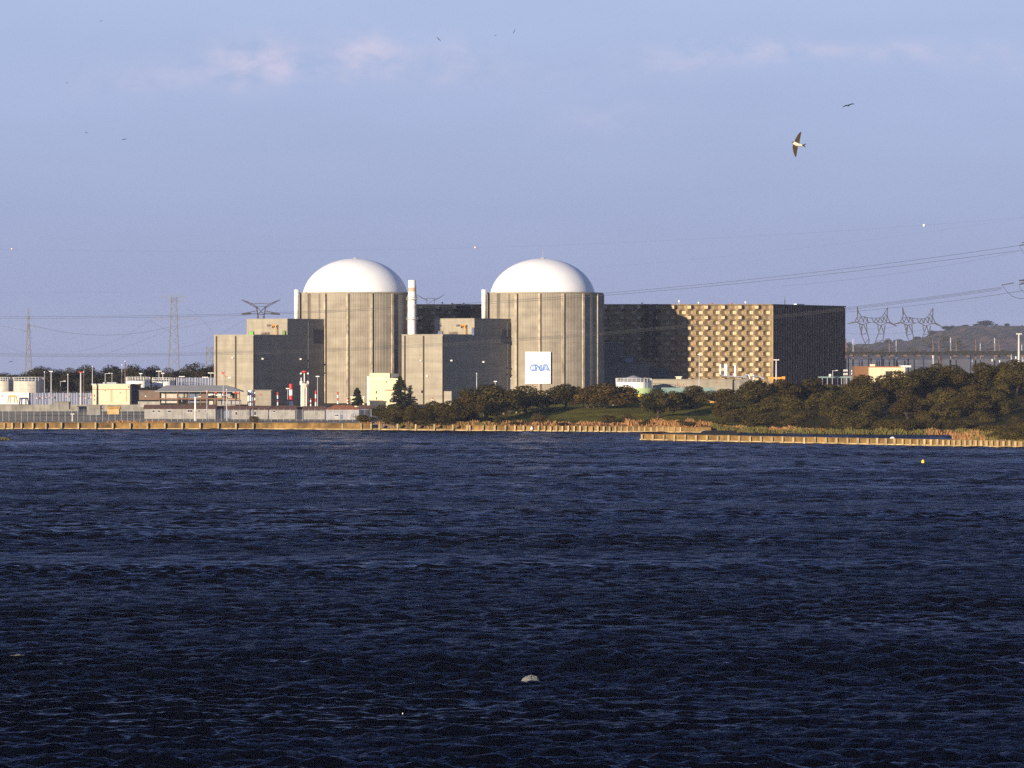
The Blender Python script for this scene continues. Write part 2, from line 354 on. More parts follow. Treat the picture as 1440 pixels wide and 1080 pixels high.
# ------------------------------------------------------------------ containment buildings
RC, YC = 26.0, 1700.0
B_AUX = math.radians(34.6)
def polar(cx, cy, th, r, z): return (cx+r*math.sin(th), cy-r*math.cos(th), z)
def containment(pxc, label, antenna):
    cx = X(pxc, YC); ztop = Z(412.5, YC-22); zb = 4.0
    t = thing('containment_building', label, 'reactor building', (cx, YC, zb), 'domed reactor buildings')
    mb = MB(); ths = []; rad = []
    n = 16*28
    for k in range(n):
        d = -28.0+360.0*k/n; fl = k
        r = RC+(.045 if k % 2 else -.045)
        dd = (d+180) % 360-180
        if -50.5 < dd < -46: r -= 2.2
        ths.append(math.radians(d)); rad.append(r)
    zs = [zb]+[zb+(ztop-zb)*q/6 for q in range(1, 7)]
    i0 = len(mb.v)
    for z in zs:
        for a, r in zip(ths, rad): mb.v.append(polar(cx, YC, a, r, z))
    for q in range(len(zs)-1):
        for k in range(n):
            mb.f.append((i0+q*n+k, i0+q*n+(k+1) % n, i0+(q+1)*n+(k+1) % n, i0+(q+1)*n+k)); mb.m.append(0)
    mb.f.append(tuple(range(i0+(len(zs)-1)*n, i0+len(zs)*n))); mb.m.append(0)
    mb.build('shell', M['concrete'], t)
    for k in range(-3, 6):
        a = math.radians(-28+22.5*k) if pxc < 600 else math.radians(-26.5+22.5*k)
        dd = math.degrees(a)
        if -55 < dd < -40: continue
        rb = MB()
        w = .5/RC
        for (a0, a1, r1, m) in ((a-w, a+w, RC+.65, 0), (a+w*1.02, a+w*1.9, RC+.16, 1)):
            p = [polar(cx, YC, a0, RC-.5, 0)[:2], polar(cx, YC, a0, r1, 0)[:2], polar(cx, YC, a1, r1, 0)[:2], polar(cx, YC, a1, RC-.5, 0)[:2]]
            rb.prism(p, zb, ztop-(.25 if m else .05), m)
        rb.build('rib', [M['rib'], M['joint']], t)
    # roof kerb ring
    kr = MB(); kr.lathe((cx, YC), [(RC-1.6, ztop-.02), (RC+.28, ztop-.02), (RC+.28, ztop+.55), (RC-1.6, ztop+.55)], 96, 0, False)
    kr.build('roof_kerb', M['concrete_block'], t)
    a = 73.5*YC/F; h = 49.5*(YC-10)/F; Rs = (a*a+h*h)/(2*h)
    pr = []
    for q in range(0, 33):
        u = q/32.0; z = h*math.sin(u*math.pi/2)
        re = a*math.sqrt(max(0, 1-(z/h)**2)); rs = math.sqrt(max(0, Rs**2-(z+Rs-h)**2))
        pr.append((max(.02, .6*re+.4*rs), ztop+.3+z))
    dm = MB(); dm.lathe((cx-.15, YC), pr, 96); dm.build('dome', M['dome'], t, True)
    hb = MB(); hb.lathe((cx, YC), [(1.1, ztop+h+.2), (1.1, ztop+h+.6)], 16)
    if antenna:
        an = MB(); an.tube((cx, YC, ztop+h+.3), (cx, YC, ztop+h+4.4), .09); an.build('antenna', M['grey'], t)
    hb.build('roof_hatch', M['grey'], t)
    # small service box low on the shell and a slim ladder
    ld = MB(); al = math.radians(-34)
    for s in (-.25, .25):
        p = polar(cx, YC, al+s/RC, RC+.35, 0); ld.tube((p[0], p[1], zb), (p[0], p[1], ztop-.1), .05)
    ld.build('ladder', M['galv'], t)
    # white vent pipe hugging the left flank
    pxp = pxc-83
    y0 = YC-14; c = (X(pxp, y0), y0)
    vp = thing('vent_pipe', 'white vent pipe rising beside the %s domed reactor building' % ('left' if pxc < 600 else 'right'), 'vent pipe', (c[0], c[1], Z(447, y0)), 'white vent pipes beside the reactors')
    m = MB(); m.lathe(c, [(1.0, Z(452, y0)), (1.0, Z(407.5, y0)), (.8, Z(407.2, y0))], 20); m.build('pipe', M['white'], vp, True)
    for yy in (409, 420, 433): m = MB(); m.lathe((c[0], c[1]), [(1.12, Z(yy, y0)), (1.12, Z(yy-.8, y0))], 20); m.build('collar', M['white'], vp)
    return t, cx, ztop
C1 = containment(500, 'domed concrete reactor building on the left, behind the pale square annexe and small conifer', False)
C2 = containment(763.5, 'domed concrete reactor building with the white lettered board on its shell', True)

# lettered board bent round the right shell
def board():
    cx = C2[1]; R = RC+.95
    yb = YC-RC; th = lambda px: math.asin((X(px, YC-25.5)-cx)/R)
    a0, a1 = th(738.7), th(774.3); z0, z1 = Z(539.5, YC-25.5), Z(494.8, YC-25.5)
    t = thing('lettered_board', 'large white board with blue CNA lettering on the right reactor shell', 'sign', (cx, yb, z0))
    def sheet(mb, quad_uv, r, m=0, thick=.12):
        pass
    mb = MB(); n = 16
    o = [polar(cx, YC, a0+(a1-a0)*k/n, R, 0)[:2] for k in range(n+1)]
    i = [polar(cx, YC, a0+(a1-a0)*k/n, R-.95, 0)[:2] for k in range(n+1)]
    mb.prism(o+i[::-1], z0, z1); mb.build('board', M['banner'], t)
    mid = math.radians(-4.0); sg = MB()
    p = [polar(cx, YC, mid+s, R+q, 0)[:2] for s, q in ((-.02, -.1), (-.02, .025), (.02, .025), (.02, -.1))]
    # lettering: local u along the board (metres from the left edge), w up
    Wd = (a1-a0)*R; H = z1-z0
    sx, sy = Wd/478.0, H/592.0           # zoomed-view units: board 525..1003 by 206..798
    def P(u, w, r): return polar(cx, YC, a0+(u-525)*sx/R, R+r, z1-(w-206)*sy)
    def stroke(mb, pts, wd, r0, m=0, close=False):
        pts = [Vector((a, b)) for a, b in pts]
        L = []; Rr = []
        for k, p in enumerate(pts):
            d0 = (p-pts[k-1]) if k > 0 else (pts[1]-p)
            d1 = (pts[k+1]-p) if k < len(pts)-1 else (p-pts[k-1])
            d0.normalize(); d1.normalize(); d = (d0+d1).normalized(); nn = Vector((-d.y, d.x)); q = wd/2/max(.5, nn.dot(Vector((-d1.y, d1.x))))
            L.append(p+nn*q); Rr.append(p-nn*q)
        for k in range(len(pts)-1):
            q = [L[k], L[k+1], Rr[k+1], Rr[k]]
            fr = [P(a.x, a.y, r0) for a in q]; bk = [P(a.x, a.y, .001) for a in q]
            i = len(mb.v); mb.v += fr+bk
            for fc in ((0, 1, 2, 3), (7, 6, 5, 4), (0, 4, 5, 1), (1, 5, 6, 2), (2, 6, 7, 3), (3, 7, 4, 0)):
                mb.f.append(tuple(i+x for x in fc)); mb.m.append(m)
    def arc(cx_, cy_, rx, ry, d0, d1, n=18):
        return [(cx_+rx*math.cos(math.radians(d0+(d1-d0)*k/n)), cy_-ry*math.sin(math.radians(d0+(d1-d0)*k/n))) for k in range(n+1)]
    lt = MB()
    stroke(lt, [(712, 448)]+arc(672, 502, 48, 54, 75, 285)+[(712, 556)], 24, .03)
    stroke(lt, [(706, 470)]+arc(680, 502, 26, 34, 80, 280)+[(706, 534)], 14, .03)
    lt.build('letter', [M['letter']], t)
    lt = MB()
    stroke(lt, [(722, 560), (722, 448), (745, 448), (806, 552), (806, 448)], 27, .036)
    stroke(lt, [(742, 560), (742, 486)], 16, .036); stroke(lt, [(774, 470), (822, 560), (835, 560), (835, 448)], 20, .036)
    lt.build('letter', [M['letter']], t)
    lt = MB()
    stroke(lt, [(852, 560), (878, 448), (926, 448), (980, 560)], 28, .042)
    stroke(lt, [(872, 560), (902, 470), (948, 560)], 18, .042); stroke(lt, [(850, 530), (962, 530)], 18, .047)
    lt.build('letter', [M['letter_pale']], t)
board()

# ------------------------------------------------------------------ auxiliary buildings
def along(p0, dirv, px):
    """distance along dirv from p0 until the sight line at px"""
    k = (px-720)/F
    return (k*p0[1]-p0[0])/(dirv[0]-k*dirv[1])
def auxiliary(pc, pl, pr_, pu, ytop, yup, label, uleft, low_annex):
    Y0 = 1637.0; c = (X(pc, Y0), Y0); u = (math.sin(B_AUX), math.cos(B_AUX)); v = (-math.cos(B_AUX), math.sin(B_AUX))
    sl, sr, su = along(c, v, pl), along(c, u, pr_), along(c, u, pu)
    at = lambda a, b: (c[0]+u[0]*a+v[0]*b, c[1]+u[1]*a+v[1]*b)
    zt = Z(ytop, Y0); cu = at(su, 0); zu = Z(yup, cu[1]); slu = along(cu, v, uleft); zb = 3.5
    t = thing('auxiliary_building', label, 'plant building', (c[0], c[1], zb), 'stepped concrete plant buildings')
    m = MB(); m.prism([at(0, 0), at(sr, 0), at(sr, sl), at(0, sl)], zb, zt); m.build('lower_block', M['concrete_block'], t)
    m = MB(); m.prism([at(su, -.04), at(sr+2, -.04), at(sr+2, slu), at(su, slu)], zt+.004, zu); m.build('upper_block', M['concrete_block'], t)
    # parapet copings
    m = MB(); w = .12
    m.prism([at(-w, -.02), at(sr+w, -.02), at(sr+w, .5), at(-w, .5)], zt+.01, zt+.32); m.prism([at(-w, .5), at(.6, .5), at(.6, sl+w), at(-w, sl+w)], zt+.01, zt+.32)
    m.build('coping', M['concrete_block'], t)
    m = MB(); m.prism([at(su-w, -w), at(sr+2, -w), at(sr+2, slu+w), at(su-w, slu+w)], zu+.004, zu+.3); m.build('coping', M['concrete_block'], t)
    # dark expansion joints on the lit face
    for q in ((.02, .085) if low_annex is None else (.02,)):
        pass
    for px in ([304.5, 331.5] if pc < 500 else [569.5, 595.8]):
        s = along(c, v, px); m = MB(); m.prism([at(-.06, s-.42), at(.3, s-.42), at(.3, s+.42), at(-.06, s+.42)], zb, zt-.3); m.build('expansion_joint', M['joint'], t)
    m = MB(); m.prism([at(-.05, -.05), at(.4, -.05), at(.4, .35), at(-.05, .35)], zb, zt-.3); m.build('corner_strip', M['joint'], t)
    # shaded louvre high up near the back of the right face
    a0, a1 = along(c, u, 441 if pc < 500 else 705), along(c, u, 456.5 if pc < 500 else 719)
    Ym = at(a0, 0)[1]; m = MB(); m.prism([at(a0, -.15), at(a1, -.15), at(a1, .2), at(a0, .2)], Z(483, Ym), Z(463.5, Ym)); m.build('louvre', M['darkgrey'], t)
    # pour lines and drain pipe on the shaded face
    m = MB()
    for px in ([433] if pc < 500 else [713]):
        s = along(c, u, px); p = at(s, -.18); m.tube((p[0], p[1], zb), (p[0], p[1], zu-1), .16)
    m.build('drain_pipe', M['darkgrey'], t)
    for px, py in ([(368.5, 504.5), (422, 505)] if pc < 500 else [(634, 507), (679, 509)]):
        s = along(c, u, px); p = at(s, -.3); m = MB(); z = Z(py, p[1]); m.box(p[0]-.35, p[0]+.35, p[1]-.4, p[1]+.3, z-.3, z+.3); m.tube((p[0], p[1], z-.1), (p[0]-1.2, p[1]-.4, z+.2), .05); m.build('wall_lamp', M['white'], t)
    for px, py in ([(328, 503)] if pc < 500 else [(592.5, 507), (601.5, 529)]):
        s = along(c, v, px); p = at(-.35, s); z = Z(py, p[1]); m = MB(); m.lathe((p[0], p[1]), [(.1, z-.4), (.45, z-.25), (.45, z+.25), (.1, z+.4)], 10); m.tube((p[0], p[1], z), (p[0]+.5*u[0], p[1]+.5*u[1], z), .06); m.build('wall_lamp', M['white'], t)
    if low_annex:
        s0, s1 = along(c, u, 624), along(c, u, 652); zt2 = Z(550, Y0+4)
        m = MB(); m.prism([at(.5, -4), at(s1, -1.5), at(s1, -.1), at(.5, -.1)], zb, zt2); m.build('low_annexe', M['concrete_block'], t)
        s = along(c, v, 593.5); p = at(-.1, s)
        m = MB(); m.prism([at(-.1, s-.4), at(.2, s-.4), at(.2, s+.4), at(-.1, s+.4)], Z(553, Y0), Z(549, Y0)); m.build('window', M['glass'], t)
    # roof plant standing on the lower roof in front of the upper block
    cr = thing('roof_crane', 'small orange roof crane against the upper wall of the %s plant building' % ('left' if pc < 500 else 'middle'), 'crane', (at(su-1.5, slu*.28)[0], at(su-1.5, slu*.28)[1], zt), 'orange roof cranes')
    px_m = 387.5 if pc < 500 else 653.5
    q = at(su-1.6, along(at(su-1.6, 0), v, px_m)); zc = Z(457.5, q[1])
    m = MB(); m.tube((q[0], q[1], zt), (q[0], q[1], zc+.4), .26, 8); m.build('mast', M['orange'], cr)
    m = MB(); m.tube((q[0]+.4, q[1], zc), (q[0]-2.6, q[1]-.3, zc), .22, 8); m.tube((q[0], q[1], zc-1.4), (q[0]-1.4, q[1]-.2, zc), .12); m.build('jib', M['orange'], cr)
    m = MB(); m.box(q[0]-3.6, q[0]-2.2, q[1]-.8, q[1]+.3, zc-.5, zc+.35); m.build('hoist', M['darkgrey'], cr)
    for k, (px, w, h, mm, nm, lb, ct) in enumerate((
        (353 if pc < 500 else 618.5, 6 if pc < 500 else 7, 4.5, 'limepaint' if pc < 500 else 'bluewall', 'roof_cover', 'lime green cover on the left plant building roof' if pc < 500 else 'blue grey domed cover on the middle plant building roof', 'roof cover'),
        (399 if pc < 500 else 665, 3, 5.5 if pc < 500 else 9, 'limepaint' if pc < 500 else 'letter_pale', 'door_panel', 'lime green panel at the roof edge beside the left roof crane' if pc < 500 else 'pale blue panel at the roof edge beside the middle roof crane', 'panel'),
        (373 if pc < 500 else 637, 12, 3, 'brown', 'roof_unit', 'low brown roof unit behind the parapet of the %s plant building' % ('left' if pc < 500 else 'middle'), 'roof unit'))):
        sv = along(at(su-1.0, 0), v, px); p = at(su-1.0, sv); sc = p[1]/F
        o = thing(nm, lb, ct, (p[0], p[1], zt))
        m = MB(); hh = h*sc; ww = w*sc/2
        m.prism([(p[0]-ww, p[1]-.5), (p[0]+ww, p[1]-.5), (p[0]+ww, p[1]+.5), (p[0]-ww, p[1]+.5)], zt+.004, zt+hh+.3, 0, [(p[0]-ww*.8, p[1]-.3), (p[0]+ww*.8, p[1]-.3), (p[0]+ww*.8, p[1]+.4), (p[0]-ww*.8, p[1]+.4)]); m.build('body', M[mm], o)
        m = MB()
        for j in range(3): x = p[0]-ww+ww*j; m.tube((x, p[1]-.6, zt), (x, p[1]-.6, zt+hh+.6), .06)
        m.tube((p[0]-ww, p[1]-.6, zt+hh+.6), (p[0]+ww, p[1]-.6, zt+hh+.6), .05); m.build('railing', M['rust'], o)
    return t, zt
A1 = auxiliary(357, 301, 458.5, 404, 471.5, 449, 'stepped concrete plant building in front of the left reactor', 347, None)
A2 = auxiliary(623, 565, 722, 667, 471, 448.5, 'stepped concrete plant building between the two domed reactors', 611, True)

# tall ringed stack on the middle plant building
def stack():
    y = 1652; c = (X(579.5, y), y); zb = A2[1]-3; zt = Z(394, y)
    t = thing('ventilation_stack', 'tall ringed white stack on the plant building between the reactors', 'stack', (c[0], c[1], zb))
    r = 5.4*y/F
    m = MB(); m.lathe(c, [(r, zb), (r, zt-1), (r, zt), (r*.8, zt)], 28); m.build('flue', M['white'], t, False)
    m = MB(); m.lathe(c, [(r+.04, Z(410, y)), (r+.04, Z(404.5, y))], 28); b = m.build('rust_band', mat('salmon_band', (.62, .38, .27), .8, .3, 1.5), t)
    for yy in (421.5, 449.5):
        m = MB(); z = Z(yy, y); m.lathe(c, [(r, z), (r+.9, z), (r+.9, z+.18), (r, z+.18)], 28, 0, False)
        for k in range(14):
            a = k*2*math.pi/14; q = (c[0]+(r+.85)*math.cos(a), c[1]+(r+.85)*math.sin(a)); m.tube((*q, z), (*q, z+1.1), .04)
        m.lathe(c, [(r+.8, z+1.05), (r+.9, z+1.05), (r+.9, z+1.13), (r+.8, z+1.13)], 28, 0, False)
        m.build('platform', M['grey'], t)
    for yy in (400, 430, 440, 460): m = MB(); z = Z(yy, y); m.lathe(c, [(r+.06, z), (r+.06, z+.3)], 28); m.build('band', M['white'], t)
    m = MB()
    for s in (-.22, .22): m.tube((c[0]+r*.8+.4, c[1]-r*.5+s, zb), (c[0]+r*.8+.4, c[1]-r*.5+s, zt-2), .05)
    for k in range(30): z = zb+(zt-zb-3)*k/30; m.tube((c[0]+r*.8+.4, c[1]-r*.5-.22, z), (c[0]+r*.8+.4, c[1]-r*.5+.22, z), .03)
    m.build('ladder', M['galv'], t)
stack()

# ------------------------------------------------------------------ turbine hall
YH = 1747.0
def hall():
    b = math.radians(3); cr = (X(1085, YH), YH); fl = (-math.cos(b), math.sin(b)); nrm = (-math.sin(b), -math.cos(b))
    L = along(cr, fl, 540); zt = Z(428.6, YH); zb = 4.5
    at = lambda s, o: (cr[0]+fl[0]*s+nrm[0]*o, cr[1]+fl[1]*s+nrm[1]*o)
    br = math.radians(30); rd = (math.sin(br), math.cos(br)); D = along(cr, rd, 1187); bk = (cr[0]+rd[0]*D, cr[1]+rd[1]*D)
    t = thing('turbine_hall', 'long flat roofed hall with faceted sand cladding and black finned end wall', 'plant building', (cr[0], cr[1], zb))
    m = MB(); lf = at(L, -1.0); m.prism([at(0, -1.0), (cr[0]+rd[0]*1.2, cr[1]+rd[1]*1.2), bk, (lf[0]+30, bk[1]+8), (lf[0], lf[1]+50), lf], zb, zt-.3); m.build('core', M['darkgrey'], t)
    # faceted front: relief grid
    P, R = 7.52, 2.32; nrow = int((zt-zb)/R)+1
    mb = MB()
    # profile over one period measured to the RIGHT (q), from the photo: raised blocks in one row, sunk ones in the next
    off = 21*.3176
    def block(q, row):
        q = (q % P)/P
        if row == 0: return lerp_tab([(0, 0), (.18, 1.35), (.23, 1.35), (.36, 0), (1, 0)], q)      # raised block
        return lerp_tab([(0, 0), (.48, 0), (.61, -1.15), (.71, -1.15), (.9, 0), (1, 0)], q)          # sunk block
    def swell(q, row): return .42*math.sin(2*math.pi*(q/P-.5*row)+.6)+.2*math.sin(4*math.pi*q/P+1.7*row)
    cols = sorted(set([round(s, 3) for s in np.arange(0, L, P/24)]+[L]))
    zz = []
    z = zt; r = 0
    while z > zb+.1:
        for fr, w in ((0.0, 0), (.17, 1), (.76, 1), (.93, 0)):
            zz.append((z-fr*R, r, w))
        z -= R; r += 1
    ncol = len(cols)
    for (z, r, w) in zz:
        for s in cols:
            q = -s+off+.10*P               # to the right
            jit = .12*math.sin(r*12.9+int((q-.0)/P)*7.3)
            o = swell(q, r % 2)*w+.5*(swell(q, 0)+swell(q, 1))*(1-w)+block(q, r % 2)*w*(1+jit)
            if s < .01 or s > L-.01: o = 0
            p = at(s, o); mb.v.append((p[0], p[1], max(z, zb)))
    for j in range(len(zz)-1):
        for i in range(ncol-1):
            a = j*ncol+i
            mb.f.append((a, a+ncol, a+ncol+1, a+1))
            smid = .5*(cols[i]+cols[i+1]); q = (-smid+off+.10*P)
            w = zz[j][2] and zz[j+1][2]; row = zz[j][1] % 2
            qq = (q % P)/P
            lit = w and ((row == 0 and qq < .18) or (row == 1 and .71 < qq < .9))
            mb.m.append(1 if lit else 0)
    mb.build('faceted_cladding', [M['cladding'], M['cladding_sunlit']], t)
    # roof edge strip
    m = MB(); m.prism([at(-.1, .35), at(-.1, -.9), at(L, -.9), at(L, .35)][::-1], zt+.02, zt+.35); m.build('roof_edge', M['cladding'], t)
    # dark upright boxes standing proud of the front
    for px0, px1 in ((906, 912), (917.5, 925.5), (642.5, 649.5), (653, 661)):
        s0, s1 = along(cr, fl, px1), along(cr, fl, px0); yb = 502
        m = MB(); m.prism([at(s1, 1.75), at(s0, 1.75), at(s0, -.5), at(s1, -.5)], Z(yb, YH), zt+.36); m.build('dark_strip', M['blackwall'], t)
    # finned end wall
    nr = (math.cos(br), -math.sin(br))
    ar = lambda s, o: (cr[0]+rd[0]*s+nr[0]*o, cr[1]+rd[1]*s+nr[1]*o)
    m = MB(); m.prism([ar(.15, 0), ar(.15, .12), ar(D, .12), ar(D, 0)][::-1], zb, zt-.3)
    m.f = [tuple(reversed(f)) for f in m.f]; m.build('end_wall', M['blackwall'], t)
    m = MB(); nf = 29
    for k in range(nf+1):
        s = .9+(D-1.2)*k/nf
        a = [ar(s-.13, .13), ar(s-.13, .75), ar(s+.13, .75), ar(s+.13, .13)]
        m.prism(a, zb, zt-.6)
    m.build('finned_facing', M['fin'], t)
    m = MB(); m.prism([ar(-.1, .01), ar(.28, .01), ar(.28, .85), ar(-.1, .85)], zb, zt-.31); m.build('corner_sun_block', M['cladding'], t)  # added corner post that keeps the sun off the first fins
    m = MB(); m.prism([ar(.05, -.5), ar(.05, .9), ar(D+.2, .9), ar(D+.2, -.5)], zt-.3, zt+.3); m.build('end_coping', M['blackwall'], t)
    # roof lamps and masts
    for px, h in ((982.5, 1.2), (1048.5, 1.4), (1001, .8), (1029, .7), (955, 2.0), (903, 1.0), (622, 1.2), (652, 1.0), (636, .8)):
        s = along(cr, fl, px); p = at(s, -.3); m = MB(); m.tube((*p, zt+.3), (*p, zt+h*.6), .1); m.lathe(p, [(.1, zt+h*.5), (.45, zt+h*.6), (.45, zt+h), (.1, zt+h*1.1)], 8); m.build('roof_lamp', M['white' if h > .9 else 'red'], t)
    m = MB(); s = along(cr, rd, 1105); p = ar(s, -.5); m.tube((*p, zt), (*p, zt+2.4), .22, 8); m.tube((*p, zt+2.4), (*p, zt+4.0), .08); m.build('roof_mast', M['darkgrey'], t)
    m = MB(); s = along(cr, rd, 1122); s2 = along(cr, rd, 1133); m.prism([ar(s, -2), ar(s, -.6), ar(s2, -.6), ar(s2, -2)], zt+.25, zt+.75); m.build('rooflight', M['white'], t)
    return at
hall()

# ------------------------------------------------------------------ helper for small box-like buildings facing the lake
def shed(name, label, cat, px0, px1, yt, yb, Y, depth, wall, roof=None, windows=(), door=None, group=None, trim=None):
    z0 = Z(yb, Y)-.4; z1 = Z(yt, Y); x0, x1 = X(px0, Y), X(px1, Y)
    t = thing(name, label, cat, ((x0+x1)/2, Y, z0), group)
    m = MB(); m.box(x0, x1, Y, Y+depth, z0, z1); m.build('wall', M[wall], t)
    if roof:
        h, rm, kind = roof
        m = MB(); e = .4
        if kind == 'flat': m.box(x0-e, x1+e, Y-e, Y+depth+e, z1+.004, z1+h)
        elif kind == 'shed': m.prism([(x0-e, Y-e), (x1+e, Y-e), (x1+e, Y+depth+e), (x0-e, Y+depth+e)], z1+.004, z1+.14); 
        if kind == 'hip':
            m.prism([(x0-e, Y-e), (x1+e, Y-e), (x1+e, Y+depth+e), (x0-e, Y+depth+e)], z1+.004, z1+.1)
            w = min(depth*.5, (x1-x0)*.25)
            m.prism([(x0-e, Y-e), (x1+e, Y-e), (x1+e, Y+depth+e), (x0-e, Y+depth+e)], z1+.1, z1+h, 0, [(x0+w, Y+depth*.5-.05), (x1-w, Y+depth*.5-.05), (x1-w, Y+depth*.5+.05), (x0+w, Y+depth*.5+.05)])
        if kind == 'gable':
            for s in (0,):
                yy = Y+depth*.5
                m.face([(x0-e, Y-e, z1), (x1+e, Y-e, z1), (x1+e, yy, z1+h), (x0-e, yy, z1+h)]); m.face([(x1+e, Y+depth+e, z1), (x0-e, Y+depth+e, z1), (x0-e, yy, z1+h), (x1+e, yy, z1+h)])
                m.face([(x0-e, Y-e, z1), (x0-e, yy, z1+h), (x0-e, Y+depth+e, z1)]); m.face([(x1+e, Y-e, z1), (x1+e, Y+depth+e, z1), (x1+e, yy, z1+h)])
        m.build('roof', M[rm], t)
    for w in windows:
        a, b_, y0, y1 = w[:4]; mm = w[4] if len(w) > 4 else 'glass'
        m = MB(); m.box(X(a, Y), X(b_, Y), Y-.05, Y+.2, Z(y1, Y), Z(y0, Y)); wo = m.build('window', M[mm], t)
        if mm == 'glass' and (b_-a) > 2.2:
            m = MB(); xa, xb, za, zb = X(a, Y), X(b_, Y), Z(y1, Y), Z(y0, Y)
            m.box(xa-.12, xb+.12, Y-.14, Y-.055, za-.14, za); m.box(xa-.12, xb+.12, Y-.14, Y-.055, zb, zb+.12); m.build('frame', M['white'], wo)
    if door:
        a, b_, y0, y1, mm = door
        m = MB(); m.box(X(a, Y), X(b_, Y), Y-.07, Y+.2, Z(y1, Y)-.3, Z(y0, Y)); m.build('door', M[mm], t)
    if trim:
        m = MB()
        for yy, h in trim: m.box(x0-.06, x1+.06, Y-.1, Y+.05, Z(yy, Y)-h, Z(yy, Y))
        m.build('trim', M['rust'], t)
    return t
# blocks in the shade between the right reactor and the hall
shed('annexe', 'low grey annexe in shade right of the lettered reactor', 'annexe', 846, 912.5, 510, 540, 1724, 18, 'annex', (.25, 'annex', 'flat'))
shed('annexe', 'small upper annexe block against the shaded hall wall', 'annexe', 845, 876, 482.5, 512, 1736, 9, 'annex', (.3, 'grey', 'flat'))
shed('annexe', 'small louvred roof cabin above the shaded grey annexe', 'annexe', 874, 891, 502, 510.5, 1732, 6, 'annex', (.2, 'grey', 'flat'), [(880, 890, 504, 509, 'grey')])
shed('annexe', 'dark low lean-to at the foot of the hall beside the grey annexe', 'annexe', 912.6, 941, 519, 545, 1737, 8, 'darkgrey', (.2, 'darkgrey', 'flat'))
shed('service_building', 'long buff concrete wall block at the foot of the sand clad hall', 'service building', 918, 1030, 534, 556, 1620, 14, 'concrete_block', (.25, 'concrete_block', 'flat'), [(941, 943, 541, 544), (952, 953.6, 539, 541, 'red'), (960, 961.6, 540, 542, 'red'), (974, 975.4, 536, 537.6, 'red'), (1007, 1008.6, 536.6, 538.4, 'red')])
shed('service_building', 'grey concrete block adjoining the long buff wall', 'service building', 1030.4, 1056, 534, 556, 1621, 14, 'greyshed', (.2, 'greyshed', 'flat'))
shed('pump_house', 'small pale hut on top of the long buff wall', 'hut', 951, 958, 530, 535.2, 1630, 3, 'cream', (.2, 'white', 'flat'))
shed('sheet_fence', 'teal sheet fence below the long buff wall block', 'fence', 930, 1005, 545, 552, 1560, .5, 'teal')
# pale annexe by the small conifer
def pale_annex():
    Y = 1560
    t = thing('annexe_building', 'pale yellow annexe between the two conifers in front of the left reactor', 'annexe', (X(540, Y), Y, 4))
    zb = 3.8; m = MB(); m.box(X(519, Y), X(560.5, Y), Y, Y+16, zb, Z(532, Y)); m.build('wall', M['yellowcream'], t)
    m = MB(); m.box(X(519.6, Y), X(548, Y), Y+.3, Y+14, Z(532, Y)+.004, Z(524.6, Y)); m.build('upper_block', M['yellowcream'], t)
    m = MB(); m.box(X(548.4, Y), X(561, Y), Y+.8, Y+6, Z(531, Y)+.1, Z(525.4, Y)); m.build('cooling_unit', M['darkgrey'], t)
    m = MB(); m.box(X(516.3, Y), X(518.6, Y), Y+1, Y+4, zb, Z(529, Y)); m.build('downpipe', M['white'], t)
    m = MB(); m.box(X(542, Y), X(560.9, Y), Y-3, Y-.02, zb, Z(549, Y)); m.build('porch', M['cream'], t)
    m = MB(); m.box(X(541.6, Y), X(561.2, Y), Y-3.2, Y-.02, Z(549, Y)+.004, Z(549, Y)+.3); m.build('porch_roof', M['rust'], t)
    for a, b, c, d in ((528.4, 529.9, 549.5, 553.5), (528.6, 530, 558.5, 562), (542.5, 544, 536, 538)):
        m = MB(); m.box(X(a, Y), X(b, Y), Y-.06, Y+.1, Z(d, Y), Z(c, Y)); m.build('window', M['glass'], t)
    m = MB(); m.box(X(518.8, Y), X(548.2, Y), Y-.12, Y+.2, Z(532.6, Y), Z(532, Y)); m.build('ledge', M['white'], t)
pale_annex()
shed('hut', 'small cream hut behind the lone conifer left of the pale yellow annexe', 'hut', 493.5, 512, 558.5, 571, 1545, 5, 'yellowcream', (.25, 'white', 'flat'))
shed('buff_block', 'buff concrete block beside the white silo', 'block', 358.5, 381, 549, 571, 1560, 9, 'concrete_block', (.2, 'concrete_block', 'flat'), [(365.6, 367.6, 553.6, 555.8, 'red')])
# cream house on the right ridge
def house():
    Y = 1500
    t = thing('cream_house', 'cream house with chimney and brown brick side on the wooded ridge', 'house', (X(1240, Y), Y, 12))
    zb = 11; z1 = Z(516.5, Y)
    m = MB(); m.box(X(1222, Y), X(1273, Y), Y, Y+12, zb, z1); m.build('wall', M['cream'], t)
    m = MB(); m.box(X(1202.5, Y), X(1221.8, Y), Y+2, Y+12, zb, Z(515, Y)); m.build('brick_wing', M['brick'], t)
    m = MB(); m.box(X(1221.6, Y), X(1269, Y), Y-.25, Y+12.2, z1+.004, z1+.35); m.build('roof', M['rooforange'], t)
    m = MB(); m.box(X(1223.8, Y), X(1230.6, Y), Y+.4, Y+2.4, z1+.36, Z(512, Y)); m.build('chimney', M['cream'], t)
    m = MB(); m.box(X(1267, Y), X(1281, Y), Y-.6, Y+8, Z(516.4, Y), Z(514, Y)); m.build('canopy', M['white'], t)
    m = MB(); m.box(X(1245.3, Y), X(1255, Y), Y-.06, Y+.2, Z(532, Y), Z(522, Y)); w = m.build('window', M['glass'], t)
    m = MB(); m.box(X(1244.8, Y), X(1255.5, Y), Y-.14, Y-.065, Z(532.6, Y), Z(532, Y)); m.box(X(1250, Y), X(1250.6, Y), Y-.12, Y-.065, Z(532, Y), Z(522, Y)); m.build('frame', M['brown'], w)
    m = MB(); m.box(X(1257, Y), X(1258.4, Y), Y-.5, Y-.005, zb, Z(520.5, Y)); m.build('pilaster', M['cream'], t)
